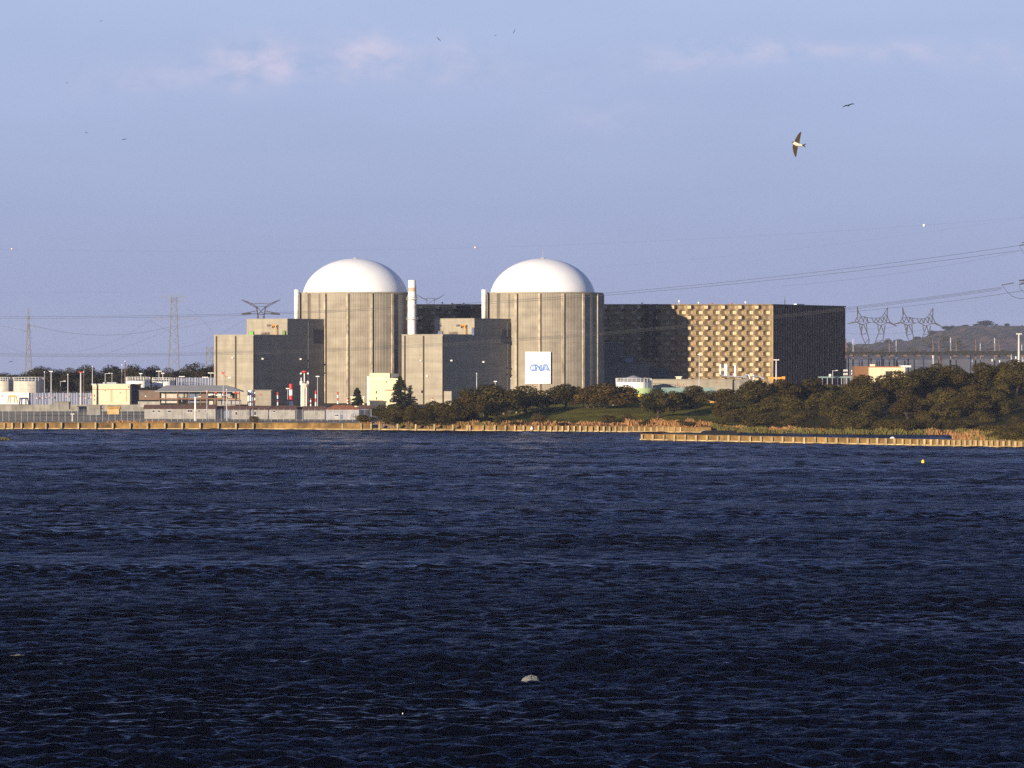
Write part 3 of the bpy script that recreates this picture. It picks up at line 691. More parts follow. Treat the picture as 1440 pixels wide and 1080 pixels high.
house()
# ------------------------------------------------------------------ left yard: tanks, walls, canopy, sheds
def tank(px0, px1, yt, yb, Y, label, wallm='white', roofh=1.2, band=None):
    c = (X((px0+px1)/2, Y), Y); r = X(px1, Y)-c[0]; zb, zt = Z(yb, Y), Z(yt, Y)
    t = thing('storage_tank', label, 'tank', (*c, zb))
    m = MB(); m.lathe(c, [(r, zb), (r, zt)], 48)
    for k in (.33, .66): z = zb+(zt-zb)*k; m.lathe(c, [(r, z), (r+.07, z+.05), (r, z+.1)], 48, 0, False)
    m.build('shell', M[wallm], t)
    m = MB(); m.lathe(c, [(r+.1, zt+.01), (r*.5, zt+roofh*.6), (.3, zt+roofh), (.02, zt+roofh)], 48); m.build('roof', M['roofgrey'], t)
    m = MB(); n = 26
    for k in range(n):
        a = 2*math.pi*k/n; p = (c[0]+r*math.cos(a), c[1]+r*math.sin(a)); a2 = 2*math.pi*(k+1)/n; q = (c[0]+r*math.cos(a2), c[1]+r*math.sin(a2))
        m.tube((*p, zt), (*p, zt+1.5), .07)
        for h in (.75, 1.5): m.tube((*p, zt+h), (*q, zt+h), .06)
    m.build('railing', M['white'], t)
    m = MB(); a = -1.0
    for s in (-.06, .06): p = (c[0]+(r+.3)*math.cos(a+s*.5), c[1]+(r+.3)*math.sin(a+s*.5)); m.tube((*p, zb), (*p, zt+1), .06)
    m.build('ladder', M['grey'], t)
    if band:
        m = MB(); m.lathe(c, [(r*1.25, zb-4), (r*1.25, zb)], 48); m.build('bund', M[band], t)
    return t
TANKM = mat('pale_tank_paint', (.5, .46, .4), .6, .12, .5, .2, (.6, .6, .08)); M['tank'] = TANKM
tank(-10, 18.5, 536, 553, 1520, 'pale storage tank cut off by the left edge of the photo', 'tank')
tank(19, 61, 536, 553, 1512, 'wide pale storage tank beside the corrugated blue grey fence', 'tank')
tank(177, 211, 535.5, 545, 1560, 'low white tank with railing behind the cream block', 'white', .6)
tank(214, 246, 536.5, 545, 1570, 'low white tank with railing behind the grey canopy', 'white', .6)
tank(866, 916, 537, 545.6, 1600, 'white tank with conical roof and railing right of the lettered reactor', 'white', 2.6, 'green')
o = thing('yellow_skip', 'bright yellow skip below the white conical tank', 'skip', W(899, 560, 1520)); m = MB(); a, b = X(897, 1520), X(903.5, 1520); z0, z1 = Z(561, 1520)-.5, Z(554.5, 1520)
m.prism([(a+.3, 1520), (b-.3, 1520), (b-.3, 1523), (a+.3, 1523)], z0, z1, 0, [(a, 1519.6), (b, 1519.6), (b, 1523.4), (a, 1523.4)]); m.build('body', M['yellowbox'], o)
m = MB(); m.tube((a, 1519.5, z1), (b, 1519.5, z1), .12); m.build('rim', M['orange'], o)
# bund wall in front of the tanks
shed('bund_wall', 'white bund wall in front of the two pale tanks', 'wall', -12, 40.5, 551.5, 567, 1499.4, .6, 'white', (.25, 'tank', 'flat'), [(2, 4, 556, 558, 'red')])
def gantry():
    Y = 1494; t = thing('yellow_gantry', 'small orange gantry frame in front of the white bund wall', 'gantry', W(17.5, 566, Y)); z0, z1 = Z(567, Y), Z(556.8, Y)
    for a, b in ((10.8, 12.3), (14.2, 14.6), (20.5, 20.2), (24.6, 22.6)): m = MB(); m.tube((X(a, Y), Y, z0), (X(b, Y), Y, z1), .24, 6); m.build('leg', M['orange'], t)
    m = MB(); m.box(X(11.5, Y), X(23.2, Y), Y-.3, Y+.3, z1-.3, z1+.25); m.build('beam', M['orange'], t)
gantry()
def corrugated(px0, px1, yt, yb, Y, label):
    x0, x1, z0, z1 = X(px0, Y), X(px1, Y), Z(yb, Y)-.5, Z(yt, Y)
    t = thing('corrugated_fence', label, 'fence', ((x0+x1)/2, Y, z0)); m = MB(); x = x0; k = 0
    while x < x1: m.face([(x, Y+(.25 if k % 2 else 0), z0), (x+.55, Y+(0 if k % 2 else .25), z0), (x+.55, Y+(0 if k % 2 else .25), z1), (x, Y+(.25 if k % 2 else 0), z1)]); x += .55; k += 1
    m.build('sheeting', M['bluewall'], t); m = MB(); m.box(x0, x1, Y+.28, Y+.45, z1-.5, z1-.25); m.box(x0, x1, Y+.28, Y+.45, z0+1, z0+1.3); m.build('rail', M['darkgrey'], t); x = x0
    while x < x1: m = MB(); m.box(x, x+.22, Y-.12, Y+.3, z0, z1+.15); x += 2.6; m.build('post', M['galvlight'], t)
corrugated(40.8, 129.5, 552.6, 568, 1500, 'blue grey corrugated fence between the pale tanks and the cream block')
corrugated(248, 300, 531, 548, 1585, 'blue grey corrugated fence left of the left plant building')
for k, (px, py, w) in enumerate(((51, 559, 2.2), (59, 559, 1.6), (65, 558.6, 1.6), (72.5, 558, 2.6), (93, 556.5, 1.8), (120, 559, 2.0), (127.5, 557.5, 2.2), (112, 557, 2.2))):
    Y = 1498.5; o = tag(None or bpy.data.objects.new('warning_plate', None), 'small red and white warning plate on the blue grey corrugated fence', 'plate', 'warning plates on the corrugated fence'); COL.objects.link(o); o.location = W(px, py, Y)
    m = MB(); s = w*Y/F/2; x, z = X(px, Y), Z(py, Y); m.box(x-s, x+s, Y-.08, Y-.03, z-s*.2, z+s); m.build('panel', M['red'], o); m = MB(); m.box(x-s*.7, x+s*.7, Y-.08, Y-.03, z-s*1.3, z-s*.22); m.build('panel', M['white'], o)
def creamblock():
    Y = 1492; t = shed('cream_block', 'cream flat roofed block beside the corrugated fence', 'block', 130, 182.5, 540.6, 568, Y, 11, 'cream', (.2, 'white', 'flat'), [(132, 133.4, 555, 558, 'rust'), (132, 133.4, 561, 563.5, 'rust'), (147.4, 148.8, 548.6, 550, 'red'), (131.5, 133, 544.8, 546, 'rust'), (180, 181.5, 543, 545.5, 'rust'), (168.4, 170, 551.8, 553.2, 'rust')], trim=[(547.3, .18)])
    m = MB()
    for px in (137.5, 156, 157.5, 178): m.box(X(px, Y)-.05, X(px, Y)+.05, Y-.06, Y+.05, Z(566, Y), Z(548, Y))
    m.build('panel_joint', M['rust'], t)
    m = MB(); m.box(X(143, Y), X(162, Y), Y+4, Y+8, Z(540.4, Y)+.2, Z(537.6, Y)); m.build('roof_unit', M['grey'], t)
creamblock()
shed('container', 'dark grey shed between the cream block and the brown containers', 'shed', 183, 195, 541, 566, 1500, 9, 'darkgrey', (.3, 'brown', 'flat'))
shed('container', 'brown container under the dark heap left of the white canopy bay', 'container', 195.5, 225, 549.5, 561, 1470, 6, 'brown', (.2, 'brown', 'flat'), [(213, 213.8, 551, 560, 'brown'), (204, 205.5, 556.5, 558, 'white')])
def heap():
    Y = 1472; t = MB(); r = random.Random(3); pts = []
    for k in range(70):
        px = r.uniform(200, 228); h = 5*math.sin((px-200)/28*math.pi); py = 549.5-r.uniform(0, max(.5, h)); c = W(px, py, Y+2+r.uniform(-1, 1)); s = r.uniform(.25, .6)
        ang = r.uniform(0, 3); a = Vector((math.cos(ang), .3, math.sin(ang)))*s*2
        t.tube(c-a, c+a, s*.5, 5)
    o = t.build('scrap_heap', M['black'], None, False, (X(213, Y), Y, Z(549.5, Y))); tag(o, 'dark heap of scrap piled on the brown container', 'scrap heap')
heap()
def canopy():
    Y = 1462; D = 12
    t = thing('canopy_shelter', 'long grey roofed canopy on orange posts in front of the left plant building', 'canopy', (X(280, Y), Y, 3.5))
    zr, ze = Z(544.3, Y), Z(550, Y)
    m = MB(); x0, x1, xa, xb = X(218, Y), X(340, Y), X(231, Y), X(318, Y)
    m.face([(x0, Y-1, ze), (x1, Y-1, ze), (xb, Y+D*.5, zr+.6), (xa, Y+D*.5, zr+.6)]); m.face([(x1, Y-1, ze), (x1, Y+D, ze), (xb, Y+D*.5, zr+.6)]); m.face([(x0, Y+D, ze), (x0, Y-1, ze), (xa, Y+D*.5, zr+.6)]); m.face([(x1, Y+D, ze), (x0, Y+D, ze), (xa, Y+D*.5, zr+.6), (xb, Y+D*.5, zr+.6)])
    m.prism([(x0, Y-1), (x1, Y-1), (x1, Y+D), (x0, Y+D)], ze-.3, ze-.02); m.build('roof', M['roofgrey'], t)
    for px in (224, 250, 266, 282, 291, 302.5, 316, 331, 337):
        m = MB(); m.tube((X(px, Y), Y, 3.2), (X(px, Y), Y, ze-.3), .17, 6); m.build('post', M['rust'], t)
    m = MB(); m.box(X(196, Y), X(338, Y), Y-.4, Y-.1, Z(561.6, Y), Z(559.8, Y)); m.build('beam', M['rust'], t)
    for a, b, c, d, mm in ((226, 248, 551, 567, 'tank'), (250, 262, 551, 559, 'shed'), (263, 279, 551, 567, 'bluedoor'), (279, 292, 551, 567, 'brown'), (292, 320, 551, 556.5, 'white'), (293, 300, 562, 569, 'tank'), (305, 318, 562, 569, 'shed'), (320, 338, 563, 569, 'grey'), (295, 303, 556, 560, 'black'), (311, 318.5, 555.5, 560, 'black'), (325.5, 332, 553, 560, 'black'), (318.5, 325.5, 551, 558, 'grey')):
        m = MB(); m.box(X(a, Y), X(b, Y)-.05, Y+3+(a % 3)*.11, Y+6, Z(d, Y), Z(c, Y)); m.build('bay_panel', M[mm], t)
    for px, py in ((332, 552), (335, 553), (315, 552), (304, 552), (292, 551)): m = MB(); x, z = X(px, Y), Z(py, Y); m.box(x-.38, x+.38, Y-1.4, Y-1.15, z-.3, z+.3); m.build('lamp', M['red'], t)
canopy()
def silo():
    Y = 1470; c = (X(352.4, Y), Y); r = 4.4*Y/F; zb, zt = 3.8, Z(548, Y)
    t = thing('white_silo', 'short white silo at the right end of the grey canopy', 'silo', (*c, zb))
    m = MB(); m.lathe(c, [(r, zb), (r, zt-.8), (r*.7, zt-.2), (.1, zt)], 28); m.build('body', M['white'], t, False)
    m = MB(); m.box(c[0]-.2, c[0]+.6, c[1]-r-.1, c[1]-r+.2, zb, zb+1.3); m.build('hatch', M['darkgrey'], t)
    for k, yy in enumerate((551, 555, 559, 563)): m = MB(); z = Z(yy, Y); m.tube((c[0]+r+.5, Y-1, z-1), (c[0]+r+.5, Y-1, z), .22, 6); m.build('hazard_pole', M['red' if k % 2 else 'white'], t)
silo()
def mast(px, yb, yt, Y, label, head='lamp', r=.13, m_='galvlight', nm='lamp_mast', cat='lamp mast', group=None, hm='white'):
    b = W(px, yb, Y); zt = Z(yt, Y); t = thing(nm, label, cat, b, group)
    m = MB(); m.tube((b.x, Y, b.z-.6), (b.x, Y, zt), r*1.25, 8, r*.8); m.build('pole', M[m_], t)
    if head == 'lamp':
        m = MB(); m.box(b.x-.65, b.x+.65, Y-.5, Y+.3, zt, zt+.35); m.build('lamp_head', M[hm], t)
    elif head == 'flood':
        m = MB(); m.tube((b.x-1.0, Y, zt), (b.x+1.0, Y, zt), .08)
        for s in (-.9, -.3, .3, .9): m.box(b.x+s-.22, b.x+s+.22, Y-.4, Y+.2, zt-.05, zt+.32)
        m.build('floodlight', M[hm], t)
    elif head == 'arm':
        m = MB(); m.tube((b.x, Y, zt-.2), (b.x+1.6, Y, zt), .07); m.box(b.x+1.2, b.x+2.1, Y-.3, Y+.3, zt-.1, zt+.15); m.build('lamp_arm', M[hm], t)
    elif head == 'cross':
        m = MB(); m.tube((b.x-.7, Y, zt+.6), (b.x+.5, Y, zt-.4), .16); m.tube((b.x-.6, Y, zt-.3), (b.x+.6, Y, zt+.6), .16); m.tube((b.x, Y, zt-.8), (b.x+2.4, Y, zt-1.6), .1); m.build('beacon', M['red'], t)
        m = MB(); m.box(b.x+1.7, b.x+2.8, Y-.3, Y+.3, zt-1.8, zt-1.35); m.build('lamp_head', M['white'], t)
    elif head == 'whip':
        m = MB(); m.lathe((b.x, Y), [(.1, zt), (.3, zt+.2), (.1, zt+.5)], 8); m.build('tip', M[hm], t)
    return t
for a in (
 (72, 568, 523, 1485, 'white lamp mast with short lamp head over the corrugated fence, left of three', 'lamp', .2), (95.5, 566, 527.5, 1485, 'slim white mast over the middle of the corrugated fence', 'whip', .17),
 (113.6, 568, 524, 1484, 'thick white mast with red topped head near the cream block', 'lamp', .32, 'galvlight', 'lamp_mast', 'lamp mast', None, 'red'), (62.6, 553, 524, 1505, 'thin pole at the right rim of the wide pale tank', 'whip', .1),
 (85, 553, 536, 1530, 'short grey pole behind the corrugated fence, with a small cross arm', 'arm', .12, 'grey'), (130, 541, 516, 1545, 'tall pale pole behind the left end of the cream block', 'whip', .14),
 (117.8, 553, 524, 1560, 'brownish pole just right of the red topped mast', 'whip', .14, 'brownpost'), (171.5, 541, 514, 1560, 'left pole of the pair behind the right end of the cream block', 'whip', .16, 'grey'), (176, 541, 509, 1560, 'right, taller pole of the pair behind the cream block', 'whip', .2, 'brownpost'),
 (148, 538, 525, 1560, 'grey pole above the roof unit of the cream block', 'arm', .16, 'grey'), (157.5, 567, 526, 1560, 'slim grey pole standing at the middle of the cream block', 'whip', .12, 'grey'),
 (198, 536, 526, 1575, 'stub pole with white head behind the first low white tank', 'lamp', .16), (223.5, 536, 522.5, 1590, 'twin lamp pole left of the second low tank', 'flood', .15), (229, 536, 525.5, 1575, 'stub pole with white head behind the second low white tank', 'lamp', .16),
 (255.7, 563, 530, 1550, 'lamp post with wide flat head by the right corrugated fence', 'flood', .13), (288.5, 545, 531, 1570, 'lamp post with pale head close to the left plant building', 'flood', .12), (296.5, 540, 525, 1560, 'lamp post touching the left edge of the left plant building', 'flood', .12),
 (314, 572, 525, 1455, 'thin mast with crossed red beacon and arm before the left plant building', 'cross', .11), (274.6, 594, 558, 1396, 'thick white mast on the quay beside the fence', 'arm', .34, 'white'), (291, 593, 551, 1400, 'thin white mast on the quay right of the thick white one', 'whip', .13), (318.8, 592, 549, 1402, 'pale thin mast on the quay below the end of the canopy', 'whip', .16),
 (446.6, 574, 530, 1440, 'tall thin lamp mast right of the cream tower', 'lamp', .12), (404.5, 570, 547, 1500, 'thin pole left of the red and white chimney', 'lamp', .1),
 (983.3, 574, 499, 1530, 'tall thin white mast before the lit sand cladding', 'lamp', .17, 'galvlight'), (1091.6, 540, 506.5, 1560, 'tall white lamp mast before the black finned wall', 'flood', .3), (1171, 530, 521, 1610, 'small lamp pole above the teal roof', 'arm', .13), (1432.8, 510, 470, 1600, 'tall white floodlight mast near the right edge', 'flood', .42),
 (670.4, 545, 526, 1590, 'thin pale pole before the shaded wall above the big round oak', 'whip', .16), (696.5, 545, 537, 1590, 'short pale pole between the oaks before the shaded wall', 'lamp', .14), (718.6, 545, 533, 1590, 'thin pale pole at the foot of the lettered reactor', 'whip', .14),
 (102, 593, 583, 1394, 'short white post with a sign on the quay fence', 'lamp', .22, 'white')): mast(*a)
def stripes(px, yb, yt, Y, w, label, nm='striped_pole', cat='striped pole', bands=4, first='red'):
    b = W(px, yb, Y); zt = Z(yt, Y); t = thing(nm, label, cat, b); r = w*Y/F/2; h = (zt-b.z)/bands
    for k in range(bands):
        m = MB(); z1 = zt-h*k; m.lathe((b.x, Y), [(r, z1-h+.003), (r, z1-.003)], 16); m.build('band', M['red' if (k % 2 == 0) == (first == 'red') else 'white'], t)
    return t
c = stripes(409.2, 572, 540, 1500, 5.4, 'red and white banded chimney before the shaded wall of the left plant building', 'banded_chimney', 'chimney')
for a in ((390.4, 570, 551.5, 1480, 2.2, 'red and white pole between the buff block and the banded chimney'), (437, 571, 560, 1480, 1.9, 'short red and white pole right beside the cream tower'), (444, 571, 549, 1480, 2.2, 'red and white pole by the tall thin lamp mast'), (475, 568, 551, 1490, 2.2, 'red and white pole before the lit left reactor shell'), (489, 568, 560, 1490, 2.2, 'short red and white pole left of the small cream hut'), (607.8, 567, 559, 1560, 1.6, 'small red and white pole before the middle plant building')):
    stripes(*a)
def cream_tower():
    Y = 1490; c = (X(428, Y), Y); zb = 4; t = thing('cream_tower', 'ornate cream tower with red lamp head before the left plant building', 'tower', (*c, zb)); s = Y/F
    m = MB(); m.lathe(c, [(4.2*s, zb), (4.0*s, Z(548, Y)), (5.2*s, Z(544, Y)), (5.4*s, Z(540, Y)), (3.6*s, Z(539, Y))], 12); m.build('shaft', M['cream'], t)
    for k in range(8):
        a = k*math.pi/4; m = MB(); p = (c[0]+4.6*s*math.cos(a), c[1]+4.6*s*math.sin(a)); m.tube((*p, zb), (*p, Z(541, Y)), .16); m.build('pipe', M['white'], t)
    m = MB(); z = Z(541, Y); m.lathe(c, [(4*s, z), (6.4*s, z), (6.4*s, z+.25), (4*s, z+.25)], 16, 0, False)
    for k in range(12): a = k*math.pi/6; p = (c[0]+6.2*s*math.cos(a), c[1]+6.2*s*math.sin(a)); m.tube((*p, z), (*p, z+1.3), .07)
    m.build('platform', M['white'], t)
    m = MB(); m.tube((*c, Z(539, Y)), (*c, Z(524, Y)), .2, 8); m.tube((c[0]-1.2, Y, z), (c[0]-1.2, Y, Z(531, Y)), .22, 8); m.tube((c[0]+1.3, Y, z), (c[0]+1.3, Y, Z(535, Y)), .14, 8); m.build('vent', M['white'], t)
    m = MB(); z = Z(523, Y); m.lathe(c, [(.3, z-.5), (1.1, z-.1), (1.1, z+.3), (.3, z+.6)], 12); m.build('lamp_head', M['red'], t)
    m = MB()
    for q in (-1.35, 1.35): m.box(c[0]+q-.3, c[0]+q+.3, Y-.3, Y+.3, z-.9, z-.3)
    m.build('lamp', M['white'], t)
cream_tower()
# low quay-side sheds and their tiled roofs
shed('shed', 'long pale shed behind the quay fence, left of the slate blue doors', 'shed', 203, 303, 575, 587.5, 1424, 6, 'shed', (1.5, 'roofred', 'gable'), [(214, 217, 577, 580), (222, 225, 577, 580), (236, 240, 577, 580), (264, 270, 576.5, 579.5), (279, 281, 577, 579), (288, 290.5, 577, 579)])
shed('shed', 'slate blue shed set back between two pale quay sheds', 'shed', 303.3, 325, 576, 588.5, 1428, 5, 'bluedoor', (1.4, 'roofred', 'gable'), [(310, 313, 578, 586, 'grey'), (318, 322, 578, 587, 'grey')])
shed('shed', 'long white shed with open bays under a brown tiled roof', 'shed', 325.3, 415, 576.4, 588.5, 1422, 6, 'shed', (1.5, 'roofred', 'gable'), [(331, 333.5, 579, 583.5), (339, 341, 579, 584, 'greyshed'), (347, 350, 579, 584, 'greyshed'), (357.5, 360, 578.5, 584), (384, 387, 577, 579.5)])
shed('shed', 'slate blue gap shed between the white bays and the pale double shed', 'shed', 415.3, 427, 577, 588.5, 1426, 5, 'bluedoor', (1.4, 'roofred', 'gable'), [(419, 420.5, 579, 587, 'grey')])
shed('shed', 'pale double shed below the cream tower', 'shed', 427.3, 456.5, 577, 589, 1421, 6, 'shed', (1.5, 'roofred', 'gable'), [(442.5, 446, 579, 584, 'greyshed'), (446.3, 447, 577, 589, 'greyshed')])
shed('shed', 'whitewashed shed with dark windows and bright orange tiled roof', 'shed', 458.5, 504.5, 576, 590, 1416, 7, 'shedlilac', (1.6, 'rooforange', 'hip'), [(471, 476, 583, 585), (478, 482, 583, 589, 'bluedoor'), (494, 497, 582, 588, 'greyshed'), (499, 501, 582, 588, 'greyshed')])
shed('shed', 'slate blue shed at the right end of the quay sheds', 'shed', 505, 521, 575, 588, 1430, 5, 'bluedoor', (1.3, 'roofred', 'gable'), [(511, 513, 576, 579, 'grey')])
shed('shed', 'small grey concrete shed behind the left quay fence', 'shed', 75.5, 97, 565.5, 574, 1440, 4, 'greyshed', (.2, 'greyshed', 'flat'))
shed('shed', 'wide grey shed below the cream block, behind the quay fence', 'shed', 122, 141, 570.5, 582, 1432, 5, 'greyshed', (.2, 'greyshed', 'flat'))
shed('shed', 'small ochre gabled hut behind the quay fence', 'hut', 151, 167, 575, 581, 1428, 4, 'ochre', (1.0, 'ochre', 'gable'))
shed('shed', 'low pale wall beneath the brown container', 'wall', 194, 225, 564.5, 571, 1450, 1, 'shed')
shed('retaining_wall', 'long low grey retaining wall along the left yard', 'wall', -15, 330, 569, 577, 1455, .6, 'greyshed')
# pipes, yellow crane, ochre wall, teal rack
def pipes():
    Y = 1600; t = thing('pipe_cluster', 'bright silver pipes at the foot of the sand clad wall', 'pipes', W(1040, 534, Y))
    r = .3
    for pts in ([(1013.3, 512), (1013.3, 526), (1017, 528.5), (1050, 530.5)], [(1019.5, 512), (1019.5, 528)], [(1022, 512), (1022, 528)], [(1034, 514), (1034, 529)], [(1046, 532), (1048, 527.5), (1053, 527), (1055, 533)], [(1058, 529), (1068, 529.5), (1075, 533)], [(1060, 527.5), (1060, 534)]):
        m = MB(); m.path([W(a, b, Y-(a % 4)*.35) for a, b in pts], r, 8); m.build('pipe', M['silver'], t, False)
pipes()
def gantry2():
    Y = 1570; t = thing('yellow_crane', 'yellow crane beam showing over the oaks before the black finned wall', 'crane', W(1092, 540, Y))
    m = MB(); m.box(X(1080, Y), X(1101, Y), Y-.4, Y+.4, Z(533, Y), Z(530.4, Y)); m.build('beam', M['orange'], t)
    for px in (1085.6, 1094): m = MB(); m.box(X(px, Y), X(px+1.8, Y), Y-.3, Y+.3, Z(545, Y), Z(533, Y)-.01); m.build('leg', M['orange'], t)
    m = MB(); m.prism([(X(1099.5, Y), Y-.6), (X(1104, Y), Y-.6), (X(1104, Y), Y+.6), (X(1099.5, Y), Y+.6)], Z(536, Y), Z(529.4, Y)); m.build('cab', M['orange'], t)
gantry2()
def rocks(name, label, cat, m_, spots, Y):
    base = W(spots[0][0], spots[0][1], Y); o = MB(); r = random.Random(int(spots[0][0]))
    for px, py, w, h in spots:
        c = W(px, py, Y+r.uniform(-1, 1)); s = Y/F; n = 7; i = len(o.v)
        rings = [(1, 0), (.85, .5), (.45, .9), (.05, 1.0)]
        for rr, zz in rings:
            for k in range(n): a = 2*math.pi*k/n; q = r.uniform(.75, 1.15); o.v.append((c.x+w*s/2*rr*q*math.cos(a), c.y+w*s/2*rr*q*math.sin(a), c.z-h*s*.5+h*s*zz*r.uniform(.85, 1.1)))
        for a in range(3):
            for k in range(n): o.f.append((i+a*n+k, i+a*n+(k+1) % n, i+(a+1)*n+(k+1) % n, i+(a+1)*n+k)); o.m.append(0)
    ob = o.build(name, M[m_], None, False, base); tag(ob, label, cat); return ob
rocks('lit_wall_pieces', 'sunlit ochre wall pieces seen through the gap between the oaks', 'wall pieces', 'ochre', [(998, 561, 9, 5), (1002, 564, 8, 4), (1008, 567, 9, 6), (1012, 569, 9, 5), (1018, 566, 6, 8), (1020, 570, 6, 5), (1005, 569, 8, 4), (1009, 563.5, 5, 3), (1027, 568, 4, 3), (1033, 567, 4, 3)], 1475)  # wall pieces behind the trees; orange sunlight is put into their colour
o = thing('orange_sign', 'small orange sign among the bushes below the oaks', 'sign', W(1098.5, 566, 1420)); m = MB(); p = W(1098.8, 561.5, 1420); m.prism([(p.x-.6, p.y), (p.x+.6, p.y), (p.x+.6, p.y+.1), (p.x-.6, p.y+.1)], p.z-.7, p.z+.7, 0, [(p.x-.2, p.y), (p.x+.6, p.y), (p.x+.6, p.y+.1), (p.x-.2, p.y+.1)]); m.build('panel', M['orange'], o); m = MB(); m.tube((p.x, p.y+.1, p.z-2.5), (p.x, p.y+.1, p.z-.7), .08); m.build('post', M['grey'], o)
def teal():
    Y = 1600; t = thing('pipe_rack', 'teal roofed pipe rack right of the oaks below the black wall', 'pipe rack', W(1178, 555, Y)); zt = Z(531.5, Y)
    m = MB(); m.prism([(X(1152, Y), Y), (X(1202, Y), Y), (X(1202, Y), Y+8), (X(1152, Y), Y+8)], zt, zt+.6); m.build('roof', M['teal'], t)
    for px in (1156, 1163, 1170, 1177.5, 1183, 1190, 1196, 1201): m = MB(); m.box(X(px, Y), X(px+.9, Y), Y+.2, Y+.5, 8, zt-.01); m.build('post', M['grey'], t)
    m = MB(); m.box(X(1168, Y), X(1202, Y), Y-.1, Y+.15, Z(543.3, Y), Z(542, Y)); m.box(X(1168, Y), X(1202, Y), Y-.1, Y+.15, Z(547.6, Y), Z(546.4, Y)); m.build('rail', M['grey'], t)
    m = MB(); m.box(X(1173, Y), X(1204, Y), Y-2, Y-1.7, 9, Z(548.5, Y)); m.build('screen', M['teal'], t)
    m = MB(); q = W(1171.5, 547.3, Y); m.lathe((q.x, q.y-2.5), [(.2, q.z-.5), (.6, q.z), (.2, q.z+.5)], 10); m.build('lamp', M['ballwhite'], t)
    m = MB(); m.box(X(1165.5, Y), X(1168.5, Y), Y-1, Y, zt+.61, zt+1.6); m.build('roof_unit', M['white'], t)
    m = MB(); m.box(X(1186, Y), X(1214, Y), Y+1, Y+1.3, Z(530, Y), Z(528.6, Y)); m.build('walkway', M['brown'], t)
teal()
# pinkish bollard posts under the oaks
for k, (px, yt, yb) in enumerate([(708, 577, 583), (717.5, 575, 582), (726, 574.5, 582), (733.5, 575.5, 580.5), (741, 574, 580.5), (748.5, 574, 579.5), (755.5, 573.5, 578), (763.5, 570.5, 575.5), (771, 572, 577), (820, 564, 573), (827, 563.5, 573.5), (835, 563.5, 573), (839.6, 564, 573), (842.5, 564.5, 572.5), (846, 565, 572), (862, 567.5, 571), (871, 566.5, 571), (877, 568, 571)]):
    g = G(px, yb-.6); sc = g.y/F; z = Z(yt+1, g.y); t = thing('bollard_post', 'pinkish bollard post in the shade under the lawn oaks', 'bollard', g, 'bollard posts under the oaks'); w = .27
    m = MB(); m.prism([(g.x-w, g.y-w), (g.x+w, g.y-w), (g.x+w, g.y+w), (g.x-w, g.y+w)], g.z-.3, z-.15); m.build('shaft', M['pink'], t); m = MB(); m.prism([(g.x-w*1.15, g.y-w*1.15), (g.x+w*1.15, g.y-w*1.15), (g.x+w*1.15, g.y+w*1.15), (g.x-w*1.15, g.y+w*1.15)], z-.145, z+.1); m.build('cap', M['cream' if k % 3 == 1 else 'pink'], t)
g = G(683, 584); t = thing('stone_marker', 'upright pinkish stone under the big round oak', 'stone', g); m = MB(); m.prism([(g.x-.7, g.y), (g.x+.6, g.y), (g.x+.6, g.y+.7), (g.x-.7, g.y+.7)], g.z-.3, g.z+1.9, 0, [(g.x-.3, g.y+.1), (g.x+.6, g.y+.1), (g.x+.6, g.y+.6), (g.x-.3, g.y+.6)]); m.build('slab', M['cream'], t); m = MB(); m.box(g.x-.9, g.x+.9, g.y-.3, g.y+.9, g.z-.3, g.z+.12); m.build('plinth', M['pink'], t)

# ------------------------------------------------------------------ quay walls with pale posts, pier, fence
def quay(name, label, pts, posts, zt, pz, ledge=True):
    """pts: (x, Y) plan line; posts: list of (x, Y); zt wall top; pz post top"""
    t = thing(name, label, 'quay wall' if 'quay' in name else 'pier', (pts[0][0], pts[0][1], 0))
    m = MB(); led = MB(); wet = MB()
    for (x0, y0), (x1, y1) in zip(pts[:-1], pts[1:]):
        d = Vector((x1-x0, y1-y0)); n = Vector((d.y, -d.x)).normalized()
        if n.y > 0: n = -n
        q = lambda o: [(x0+n.x*o, y0+n.y*o), (x1+n.x*o, y1+n.y*o)]
        def slab(mb, o0, o1, z0, z1):
            a, b = q(o0), q(o1); p = [b[0], b[1], a[1], a[0]] if True else 0
            mb.prism(p, z0, z1)
        slab(m, -1.0, 0, -1.6, zt); slab(m, -1.2, .22, zt+.003, zt+.22)
        if ledge: slab(led, .004, .42, .12, .42)
        slab(wet, .005, .36, -.5, .117)
    m.build('wall', M['quay'], t); led.build('ledge', M['quaybase'], t); wet.build('waterline', M['weed'], t)
    for k, (x, y) in enumerate(posts):
        m = MB(); a = random.uniform(.5, .64); m.prism([(x-a/2, y-1.15), (x+a/2, y-1.15), (x+a/2, y+.3), (x-a/2, y+.3)], -.6, pz+random.uniform(-.12, .15)); m.build('post', M['quaypost'], t)
def plan(pxs): return [(lambda x: (x, shoreY(x)))(fx(px)) for px in pxs]
def fx(px):
    Y = 1370.0
    for _ in range(8): Y = shoreY(X(px, Y))
    return X(px, Y)
quay('quay_wall', 'ochre quay wall with pale posts along the left shore', plan([-60, 60, 200, 360, 523]), plan([-18, 6.5, 17.5, 30.5, 46.5, 65, 86.7, 110.5, 134.6, 158.8, 183, 207.5, 232, 256.5, 281.5, 307, 332, 356, 380.5, 405.5, 430.5, 456, 481.6, 508, 521.9]), 2.15, 2.3)
quay('quay_wall', 'low overgrown quay wall with squat posts below the shrubs at mid shore', plan([524.5, 600, 658]), plan([533.5, 559, 584.6, 610.6, 636.5, 657]), .55, 2.2)
sp = []; px = 660.5; st = 18.5
while px < 960: sp.append(px); px += st; st = max(8.3, st*.9)
quay('quay_wall', 'closely posted quay wall below the lawn', plan([660, 760, 860, 1000]), plan(sp), 1.75, 2.0)
